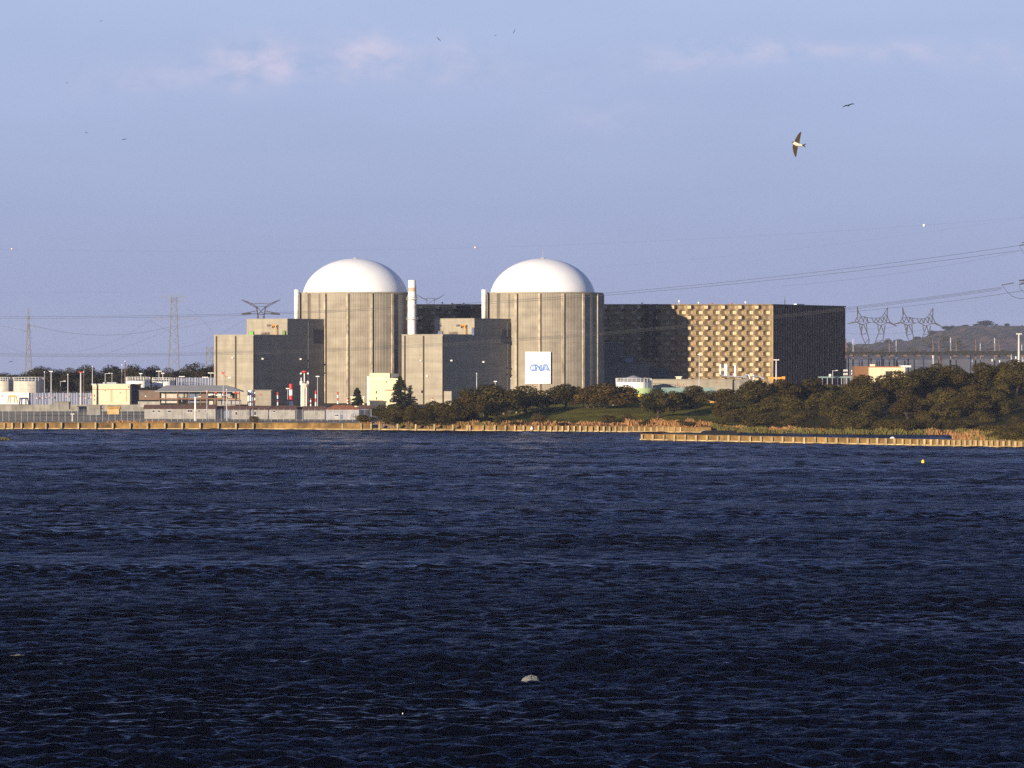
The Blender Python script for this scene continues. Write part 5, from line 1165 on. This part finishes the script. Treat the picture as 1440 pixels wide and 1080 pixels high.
# left skyline trees
for i, (px, yt, w, lb) in enumerate([(8, 522, 34, 'first low tree above the cut off tank'), (34, 521, 30, 'low tree behind the wide tank'), (53, 512.5, 26, 'tall dark tree right of the slender pylon'), (68, 514.5, 24, 'dark tree behind the left lamp mast'), (82, 517, 24, 'dark tree behind the short grey pole'), (100, 515, 30, 'brownish tree behind the slim white mast'), (118, 510.5, 24, 'pale tree behind the red topped mast'), (133, 519, 24, 'low tree left of the cream block'), (157, 510.5, 34, 'broad dark tree above the cream block'), (143, 519, 22, 'small tree at the left of the broad dark one'), (192, 510, 28, 'round dark tree above the first low white tank'), (174, 516, 22, 'tree behind the pair of poles'), (217, 511, 28, 'round dark tree left of the tall lattice pylon'), (238, 515, 26, 'low tree at the foot of the tall lattice pylon'), (255, 516, 22, 'low tree right of the tall lattice pylon'), (277, 507, 36, 'large round tree next to the left plant building'), (296, 510, 26, 'dark tree touching the edge of the left plant building')]):
    tree_px(FAR[i % 4], px, 549, yt, w*1.25, 'far dark '+lb if not lb.startswith(('first', 'broad', 'round', 'large')) else lb, 'far_tree', 'tree', 0, None, 1720+(i*37 % 60))
for i in range(16):
    px = 5+i*19+RT.uniform(-4, 4); tree_px(FAR[(i*3+1) % 4], px, 556, 524+RT.uniform(0, 7), 30, 'low dark tree filling the row behind the left yard', 'far_tree', 'tree', 0, 'filler trees behind the left yard', 1690+RT.uniform(0, 20))
# ridge trees on the hazy hill
for i, (px, yb, yt, w, lb) in enumerate([(1386, 461, 449.5, 28, 'wide tree with a gap under it on the hill crest'), (1416, 460.5, 454, 10, 'small round tree on the hill crest right of the wide one'), (1331, 466, 457.5, 15, 'hill crest tree left of the smooth slope'), (1339, 463, 457, 10, 'small hill crest tree beside it'), (1358, 460.5, 456, 12, 'low hill crest tree left of the wide one'), (1373, 460.5, 454.5, 11, 'hill crest tree touching the wide one'), (1401, 460.5, 456.5, 5, 'tiny hill crest tree between wide and round trees'), (1437, 460.5, 457, 6, 'tiny hill crest tree at the right edge'), (1311, 474, 463.5, 16, 'dark hill tree behind the right crowned pylon'), (1249, 488, 475, 14, 'dark hill tree between the crowned pylons'), (1262, 487, 476, 14, 'dark hill tree right beside it between the crowned pylons'), (1195, 492, 480, 12, 'hill tree at the edge of the black wall'), (1290, 483, 472, 18, 'hill tree low behind the right crowned pylon')]):
    tree_px(FAR[i % 4], px, yb, yt, w, lb, 'hill_tree', 'tree', 0, None, 6480)
for i in range(150):
    px = RT.uniform(1190, 1450); zc = lerp_tab(CREST, px); py = zc+RT.uniform(.12, .8)*(503-zc); k = (py-zc)/(505-zc)
    tree_px(SHR[i % 5], px, py+3, py-RT.uniform(1, 3), RT.uniform(6, 14), 'small bush dotted on the hazy hillside', 'hill_bush', 'bush', 0, 'bushes on the hazy hillside', 6480-900*k)
# conifers
def conifer(px, yb, yt, wpx, label, seed, Y, sparse=1.0):
    r = random.Random(seed); s = Y/F; b = Vector((X(px, Y), Y, Z(yb, Y))); h = (yb-yt)*s; w = wpx*s/2
    t = thing('conifer', label, 'tree', b); tr = MB(); tr.tube(b-Vector((0, 0, 1)), b+Vector((0, 0, h*.97)), .035*h*.6, 7, .03); cr = MB(); tn = []
    n = int(15*sparse)+4
    for k in range(n):
        u = (k+.5)/n; z = h*(.08+.9*u); L = w*(1-u)**.75*r.uniform(.75, 1.15)+.15
        for j in range(6 if sparse > .8 else 4):
            a = r.uniform(0, 6.28); e = b+Vector((L*math.cos(a), L*math.sin(a), z-.12*L)); tr.tube(b+Vector((0, 0, z)), e, .06, 4, .02)
            m = max(3, int(L*9))
            for q in range(m):
                v = (q+.8)/m; c = (b+Vector((0, 0, z))).lerp(e, v); leaves(cr, c, (.34, .34, .14), 5, .5, r, tn, 1, .1)
    tr.build('trunk', M['bark'], t); finish(cr, 'crown', M['pine'], t, tn)
conifer(502.3, 572, 545, 18, 'small lone conifer left of the pale yellow annexe', 61, 1510)
conifer(562.5, 578, 528, 38, 'tall dark conifer at the right edge of the pale yellow annexe', 62, 1500)
conifer(577, 578, 541, 24, 'thin open conifer just right of the tall dark one', 63, 1502, .6)
# single shrubs on the lawn and shore
for i, (k, px, yb, yt, w, lb) in enumerate([(0, 857, 594, 580.5, 34, 'wide grey green bush on the lawn below the golden oak'), (1, 884.5, 595, 579, 22, 'round grey green bush right of the wide lawn bush'), (2, 757, 593, 575.5, 24, 'bushy shrub on the lawn below the lettered board'), (5, 698.5, 596, 582, 11, 'small upright dark bush on the shore below the biggest oak'), (6, 661, 594, 574, 34, 'dark bush at the foot of the biggest oak'), (3, 517, 594, 580, 32, 'dark low bush at the right end of the quay sheds'), (0, 358, 594, 583.5, 16, 'small brown bush on the quay before the white bays'), (4, 966, 599, 589, 26, 'low dark bush above the dry grass behind the barge'), (1, 906, 598, 590, 20, 'dark low bush at the left end of the orange grass mound'), (2, 640, 594, 580, 24, 'dark low bush left below the biggest oak'), (5, 598, 599, 584, 44, 'dense low bush on the shore under the dark oaks'), (6, 625, 598, 584, 34, 'dense low bush on the shore right of the other one'), (5, 553, 598, 578, 40, 'dark bush below the tall conifer'), (6, 790, 598, 592, 22, 'low dark tuft of scrub at the lawn edge'), (4, 730, 597, 591, 30, 'low dark scrub on the lawn edge left of the bushy shrub')]):
    tree_px(SHR[k], px, yb, yt, w, lb, 'shrub', 'bush')
# thicket on the right slope
n = 0; tries = 0
while n < 230 and tries < 4000:
    tries += 1; x = RT.uniform(52, 175); Y = RT.uniform(1130, 1440); px = 720+x*F/Y
    d = inland(x, Y)
    if d < 14 or px > 1462 or px < 985: continue
    z = T(x, Y); py = 500+(CAMZ-z)*F/Y
    if px < 1060 and (py < 579 or px < 1000+RT.uniform(0, 20)): continue
    if py < 548: continue
    w = RT.uniform(5.5, 11); h = RT.uniform(2.8, 5.4)*(1.2 if d > 60 else .85); k = RT.choice([0, 1, 2, 3, 4, 0, 1, 5, 6])
    make_tree(SHR[k], 'shrub', 'olive brown shrub in the dense thicket on the right slope', 'bush', (x, Y, z-.3), w, h, RT.uniform(0, 6.28), 'shrubs of the right slope thicket'); n += 1
# reeds and dry grass: blades nobody could count
def blades(name, m, regions, n, hmin, hmax, seed):
    r = random.Random(seed); mb = MB(); tn = []
    for k in range(n):
        px0, px1, dmin, dmax, hs = r.choice(regions); px = r.uniform(px0, px1)
        for _ in range(30):
            Y = r.uniform(1108, 1400); x = X(px, Y); d = inland(x, Y)
            if dmin <= d <= dmax: break
        else: continue
        if 60 < x < 140 and d < 1: continue
        z = max(-.1, T(x, Y)); h = r.uniform(hmin, hmax)*hs*(.7+.5*math.sin(x*.35)*math.sin(x*.9+Y*.2)); w = r.uniform(.12, .3); lean = r.gauss(0, .25); a = r.uniform(-.7, .7); c, s_ = math.cos(a)*w, math.sin(a)*w
        i = len(mb.v); mb.v += [(x-c, Y-s_, z-.2), (x+c, Y+s_, z-.2), (x+lean+c*.4, Y+s_*.4, z+h), (x+lean-c*.4, Y-s_*.4, z+h)]; mb.f.append((i, i+1, i+2, i+3)); mb.m.append(0); tn.append(min(1, max(0, r.gauss(.5, .25))))
    o = finish(mb, name, M[m], None, tn); o['kind'] = 'stuff'; return o
blades('dry_reeds', 'reed', [(640, 900, 2, 11, 1.0), (880, 985, 2, 22, 1.3), (985, 1150, 9, 20, .9), (1050, 1160, 12, 20, 1.1), (1305, 1420, 1, 10, 1.3), (1300, 1440, 2, 16, .8), (505, 660, 2, 9, .7), (150, 240, 1, 7, .45)], 9000, .5, 1.3, 71)
blades('green_reeds', 'reedgreen', [(1030, 1320, 1.5, 13, 1.0), (1330, 1445, 6, 18, .9), (545, 700, 1.5, 14, .6), (1000, 1060, 4, 14, .6)], 8000, .6, 1.7, 72)
def spit():
    mb = MB(); tn = []; r = random.Random(8); Y = 1195
    for k in range(700):
        px = r.uniform(-25, 19); u = (19-px)/44; x = X(px, Y); z = -.1; h = r.uniform(.2, 1.1)*min(1, u*3+.2); yy = Y+r.uniform(-3, 3); w = .2
        i = len(mb.v); mb.v += [(x-w, yy, z), (x+w, yy, z), (x+r.gauss(0, .2)+.05, yy, z+h), (x+r.gauss(0, .2)-.05, yy, z+h)]; mb.f.append((i, i+1, i+2, i+3)); mb.m.append(0); tn.append(r.random()*.5)
    o = finish(mb, 'water_weeds', M['reedgreen'], None, tn); o['kind'] = 'stuff'
spit()

# ------------------------------------------------------------------ things on the water and in the air
def lump(name, label, cat, m_, px, py, w, h, Yoff=0, seed=1, nx=14, zz=0):
    Y = CAMZ*F/(py-500)+Yoff; s = Y/F; c = Vector((X(px, Y), Y, zz)); r = random.Random(seed); mb = MB(); rings = 6; i = 0
    prof = [r.uniform(.75, 1.2) for _ in range(nx)]
    for a in range(rings+1):
        u = a/rings; rr = math.cos(u*math.pi/2)**.45
        for k in range(nx): t = 2*math.pi*k/nx; q = prof[k]*(1-u)+1*u; mb.v.append((c.x+w*s/2*rr*q*math.cos(t)+.12*w*s*u, c.y+w*s/2*rr*q*math.sin(t), zz-.3+(h*s+.3)*u*r.uniform(.88, 1.06)))
    for a in range(rings):
        for k in range(nx): mb.f.append((a*nx+k, a*nx+(k+1) % nx, (a+1)*nx+(k+1) % nx, (a+1)*nx+k)); mb.m.append(0)
    mb.f.append(tuple(range(rings*nx, (rings+1)*nx))); mb.m.append(0)
    o = mb.build(name, M[m_], None, False, c); tag(o, label, cat); return o
lump('rock', 'pale rock breaking the water near the bottom centre', 'rock', 'rock', 744, 960, 31, 9, 0, 4, 18, .1)
lump('gull', 'tiny white gull resting on the water left of the pale rock', 'bird', 'foam', 566, 1005, 3, 3, 0, 5, 8)
lump('mooring_float', 'small white float on the pier top below the cream house', 'float', 'foam', 1254.5, 628, 7, 1.5, 30, 6, 10, 1.9)
lump('mooring_float', 'small white float on the quay wall below the lawn', 'float', 'foam', 747.5, 612, 4, 2.6, 30, 7, 10, 1.6)
def buoy():
    Y = CAMZ*F/(651.5-500); c = Vector((X(1298, Y), Y, 0)); t = thing('buoy', 'small round yellow buoy on the water at the right', 'buoy', c); r = .42
    m = MB(); m.lathe((c.x, c.y), [(.05, -.15), (r*.8, .02), (r, .35), (r*.75, .7), (.05, .85)], 16); m.build('float', M['buoy'], t, True); m = MB(); m.lathe((c.x, c.y), [(.09, .84), (.09, 1.0)], 10); m.build('cap', M['orange'], t)
buoy()
def bird_big():
    Y = 50.0; s = Y/F; o = W(1123, 203, Y)
    def p(px, py, d=0): return (X(px, Y), Y+d, Z(py, Y))
    mb = MB()
    # body: ellipse sections along the head-tail line
    secs = [(1113.2, 200.4, .3), (1114.6, 200.8, 1.5), (1116.5, 201.4, 2.3), (1119, 202.4, 3.0), (1122, 203.3, 2.7), (1125, 203.9, 1.9), (1128, 204.2, 1.2), (1130.5, 204.3, .8)]; n = 12; i0 = 0
    for px, py, r in secs:
        for k in range(n): a = 2*math.pi*k/n; mb.v.append(p(px+.15*r*math.cos(a), py+r*math.cos(a), r*s*1.05*math.sin(a)))
    for a in range(len(secs)-1):
        for k in range(n):
            mb.f.append((a*n+k, a*n+(k+1) % n, (a+1)*n+(k+1) % n, (a+1)*n+k)); front = math.sin(2*math.pi*(k+.5)/n) < .25
            mb.m.append(1 if front and 1 <= a <= 5 and not (a == 1 and math.cos(2*math.pi*(k+.5)/n) < -.2) else 0)
    def wing(le, te, dep):
        m_ = len(le); i = len(mb.v)
        for k in range(m_):
            th = .012*(1-k/m_)+.0015; mb.v += [p(*le[k], dep*k/m_-th), p(*te[k], dep*k/m_-th*.3), p(*te[k], dep*k/m_+th*.3), p(*le[k], dep*k/m_+th)]
        for k in range(m_-1):
            for q in range(4): mb.f.append((i+k*4+q, i+k*4+(q+1) % 4, i+(k+1)*4+(q+1) % 4, i+(k+1)*4+q)); mb.m.append(0)
        mb.f.append((i+(m_-1)*4, i+(m_-1)*4+1, i+(m_-1)*4+2, i+(m_-1)*4+3)); mb.m.append(0)
    wing([(1116.8, 201.5), (1117.6, 197.5), (1119.6, 193.5), (1122, 189.5), (1124.6, 186.3), (1126.6, 185.2)], [(1124.5, 202), (1124.6, 198.5), (1125.2, 195), (1126, 191), (1126.8, 187.5), (1127.2, 185.6)], .03)
    wing([(1115, 203), (1114.6, 207), (1115.4, 212), (1116.6, 216), (1117.9, 219), (1118.8, 220.6)], [(1122.6, 205), (1121.8, 208.5), (1121, 212.5), (1120.6, 216), (1120.2, 219), (1119.6, 220.6)], .03)
    wing([(1129, 203.4), (1131.5, 202.6), (1134.2, 201.2)], [(1129, 205), (1131.5, 204.6), (1132, 204.2)], .003); wing([(1129, 203.8), (1131.3, 205), (1131.6, 205.2)], [(1129, 205.2), (1131, 206.4), (1133.6, 207.6)], .003)
    ob = mb.build('swallow', [M['birdbrown'], M['birdwhite']], None, False, o); tag(ob, 'largest bird, brown swallow with white belly banking in the upper right sky', 'bird')
bird_big()
def bird_small(px, py, span, Y, ang, label, m_='birdblack'):
    span *= 1.0 if span > 10 else 1.6
    s = Y/F; c = W(px, py, Y); mb = MB(); n = 8; L = span*.42*s; ca, sa = math.cos(ang), math.sin(ang)
    def q(a, b, d=0): return (c.x+(a*ca-b*sa)*s*span, c.y+d*s*span, c.z+(a*sa+b*ca)*s*span)
    secs = [(-.2, .01), (-.14, .06), (0, .085), (.12, .05), (.26, .02)]
    for a, r in secs:
        for k in range(n): t = 2*math.pi*k/n; mb.v.append(q(r*math.cos(t)*.6+a*.25, r*math.sin(t)-.02, a))
    for a in range(len(secs)-1):
        for k in range(n): mb.f.append((a*n+k, a*n+(k+1) % n, (a+1)*n+(k+1) % n, (a+1)*n+k)); mb.m.append(0)
    for sg in (-1, 1):
        i = len(mb.v); pts = [(.03, .03, -.1), (.25, .07, -.16), (.5, .0, .05)]; te = [(.03, .0, .12), (.25, .03, .1), (.5, -.02, .12)]
        for a, b in zip(pts, te): mb.v += [q(sg*a[0], a[1], a[2]), q(sg*b[0], b[1]-.03, b[2])]
        for k in range(2): mb.f.append((i+k*2, i+k*2+1, i+k*2+3, i+k*2+2)); mb.m.append(0)
        mb.v += [q(sg*.03, -.05, 0), q(sg*.25, -.01, 0), q(sg*.5, -.03, .1)]; j = len(mb.v)-3
        for a, b in ((0, 1), (1, 2)): mb.f.append((i+a*2, i+b*2, j+b, j+a)); mb.m.append(0); mb.f.append((i+a*2+1, j+a, j+b, i+b*2+1)); mb.m.append(0)
    o = mb.build('swallow', M[m_], None, False, c); tag(o, label, 'bird')
bird_small(1193, 148, 17, 75, .28, 'dark bird seen edge on above and right of the largest swallow')
bird_small(617, 55, 5, 260, -.8, 'tiny dark bird high between the two domes, left of two neighbours')
bird_small(723, 44, 4.2, 300, 1.2, 'tiny dark bird at the very top above the right dome')
bird_small(696.5, 50, 2.6, 420, .3, 'tiny speck of a bird between its two top neighbours')
bird_small(142, 29.5, 2.6, 420, .4, 'tiny speck of a bird in the top left corner')
bird_small(94, 116.5, 2.6, 420, .2, 'tiny speck of a bird at the left below the corner one')
bird_small(121.5, 186.5, 3.4, 380, -.3, 'tiny bird at the left, upper of two above the far left trees')
bird_small(174.5, 196, 4.6, 300, .25, 'tiny dark bird at the left, lower and larger of two')
bird_small(15.5, 508.5, 4, 900, .2, 'tiny dark bird flying low left of the slender pylon')

# ------------------------------------------------------------------ air, sky, sun, camera
def haze():
    mb = MB(); mb.box(-8500, 8500, -550, 15900, -64, 140)
    m = bpy.data.materials.new('haze_air'); m.use_nodes = True; t = m.node_tree; t.nodes.clear()
    o = nd(t, 'ShaderNodeOutputMaterial'); v = nd(t, 'ShaderNodeVolumePrincipled'); v.inputs['Color'].default_value = (.62, .72, 1.0, 1); v.inputs['Density'].default_value = HAZE
    t.links.new(v.outputs[0], o.inputs['Volume'])
    ob = mb.build('haze', m); ob['kind'] = 'stuff'
HAZE = 3.2e-5
haze()
w = bpy.data.worlds.new('World'); S.world = w; w.use_nodes = True; t = w.node_tree; t.nodes.clear()
out = nd(t, 'ShaderNodeOutputWorld'); bg = nd(t, 'ShaderNodeBackground'); t.links.new(bg.outputs[0], out.inputs[0])
sky = nd(t, 'ShaderNodeTexSky', sky_type='NISHITA'); sky.sun_disc = False; sky.sun_elevation = E_SUN; sky.sun_rotation = math.radians(180)+A_SUN
sky.air_density = 1.0; sky.dust_density = .6; sky.ozone_density = 3.0; sky.altitude = 250
SKY = .1
bg.inputs[1].default_value = SKY
def mth(op, a, b=None, c=None, clamp=False):
    n = nd(t, 'ShaderNodeMath', operation=op); n.use_clamp = clamp
    for i, q in enumerate((a, b, c)):
        if q is None: continue
        if isinstance(q, (int, float)): n.inputs[i].default_value = q
        else: t.links.new(q, n.inputs[i])
    return n.outputs[0]
tc = nd(t, 'ShaderNodeTexCoord'); sp = nd(t, 'ShaderNodeSeparateXYZ'); t.links.new(tc.outputs['Generated'], sp.inputs[0])
az = mth('ARCTAN2', sp.outputs[0], sp.outputs[1]); el = mth('ARCSINE', sp.outputs[2])
u = mth('MULTIPLY', az, F); v = mth('MULTIPLY', el, F)
cb = nd(t, 'ShaderNodeCombineXYZ'); t.links.new(mth('DIVIDE', u, 62.), cb.inputs[0]); t.links.new(mth('DIVIDE', v, 38.), cb.inputs[1])
nz = nd(t, 'ShaderNodeTexNoise'); nz.inputs['Scale'].default_value = 1; nz.inputs['Detail'].default_value = 6; nz.inputs['Roughness'].default_value = .55; t.links.new(cb.outputs[0], nz.inputs['Vector'])
tot = None
for px, py, sx, sy, amp in ((360, 82, 62, 30, 1.0), (515, 72, 44, 30, 1.15), (640, 72, 60, 22, .55), (300, 108, 80, 22, .5), (180, 118, 90, 25, .3), (1075, 72, 90, 16, .8), (1250, 74, 110, 14, .6), (950, 85, 80, 24, .45), (1400, 88, 80, 20, .4), (640, 105, 160, 20, .35), (850, 165, 90, 26, .3), (440, 95, 60, 20, .5)):
    a = mth('DIVIDE', mth('SUBTRACT', u, F*math.atan((px-720)/F)), sx); b = mth('DIVIDE', mth('SUBTRACT', v, F*math.atan((500-py)/F)), sy)
    g_ = mth('MULTIPLY', mth('EXPONENT', mth('MULTIPLY', mth('ADD', mth('MULTIPLY', a, a), mth('MULTIPLY', b, b)), -1.0)), amp)
    tot = g_ if tot is None else mth('ADD', tot, g_)
nf = nd(t, 'ShaderNodeMapRange'); nf.inputs[1].default_value = .38; nf.inputs[2].default_value = .66; t.links.new(nz.outputs['Fac'], nf.inputs[0])
cm = mth('MULTIPLY', tot, nf.outputs[0], None, True)
# broad soft unevenness of thin high cloud
cb2 = nd(t, 'ShaderNodeCombineXYZ'); t.links.new(mth('DIVIDE', u, 420.), cb2.inputs[0]); t.links.new(mth('DIVIDE', v, 95.), cb2.inputs[1])
nz2 = nd(t, 'ShaderNodeTexNoise'); nz2.inputs['Scale'].default_value = 1; nz2.inputs['Detail'].default_value = 4; t.links.new(cb2.outputs[0], nz2.inputs['Vector'])
br = nd(t, 'ShaderNodeMapRange'); br.inputs[1].default_value = .3; br.inputs[2].default_value = .7; br.inputs[3].default_value = .975; br.inputs[4].default_value = 1.025; t.links.new(nz2.outputs['Fac'], br.inputs[0])
tint = nd(t, 'ShaderNodeVectorMath', operation='MULTIPLY'); t.links.new(sky.outputs[0], tint.inputs[0]); tint.inputs[1].default_value = TINT
# thin high cloud veil: pale violet low down, opening to clear sky higher up
vr = nd(t, 'ShaderNodeValToRGB'); e_ = vr.color_ramp.elements; e_[0].position = 0; e_[0].color = (*VEIL0, 1); e_[1].position = .2; e_[1].color = (*VEIL1, 1)
t.links.new(mth('MULTIPLY', el, 2.0), vr.inputs[0])
vw = nd(t, 'ShaderNodeMapRange', interpolation_type='SMOOTHSTEP'); vw.inputs[1].default_value = .08; vw.inputs[2].default_value = .3; vw.inputs[3].default_value = .92; vw.inputs[4].default_value = .15; t.links.new(el, vw.inputs[0])
vm = nd(t, 'ShaderNodeMix', data_type='RGBA'); t.links.new(vw.outputs[0], vm.inputs[0]); t.links.new(tint.outputs[0], vm.inputs[6]); t.links.new(vr.outputs[0], vm.inputs[7])
sc = nd(t, 'ShaderNodeVectorMath', operation='SCALE'); t.links.new(vm.outputs[2], sc.inputs[0]); t.links.new(br.outputs[0], sc.inputs['Scale'])
mxs = nd(t, 'ShaderNodeMix', data_type='RGBA'); t.links.new(mth('MULTIPLY', cm, .72), mxs.inputs[0]); t.links.new(sc.outputs[0], mxs.inputs[6]); mxs.inputs[7].default_value = CLOUD
t.links.new(mxs.outputs[2], bg.inputs[0])
sun = bpy.data.lights.new('sun', 'SUN'); sun.energy = 4.6; sun.angle = math.radians(.5); sun.color = (1, .84, .62)
so = bpy.data.objects.new('sun', sun); COL.objects.link(so)
d = Vector((math.sin(A_SUN)*math.cos(E_SUN), math.cos(A_SUN)*math.cos(E_SUN), -math.sin(E_SUN))); so.rotation_euler = d.to_track_quat('-Z', 'Y').to_euler(); so.location = (-900, -1300, 500)
cam = bpy.data.cameras.new('camera'); cam.sensor_width = 36; cam.lens = 36*F/1440; cam.shift_y = -40/1440; cam.clip_start = 1; cam.clip_end = 40000
co = bpy.data.objects.new('camera', cam); COL.objects.link(co); co.location = (0, 0, CAMZ); co.rotation_euler = (math.pi/2, 0, 0); S.camera = co
S.view_settings.view_transform = 'Standard'; S.view_settings.look = 'None'; S.view_settings.gamma = 1; S.view_settings.use_curve_mapping = False
S.view_settings.exposure = EXPOSURE
S.cycles.use_denoising = DENOISE; S.cycles.use_adaptive_sampling = False; S.cycles.max_bounces = 5; S.cycles.diffuse_bounces = 2; S.cycles.glossy_bounces = 2; S.cycles.transmission_bounces = 1; S.cycles.volume_bounces = 0; S.cycles.caustics_reflective = False; S.cycles.sample_clamp_indirect = 3
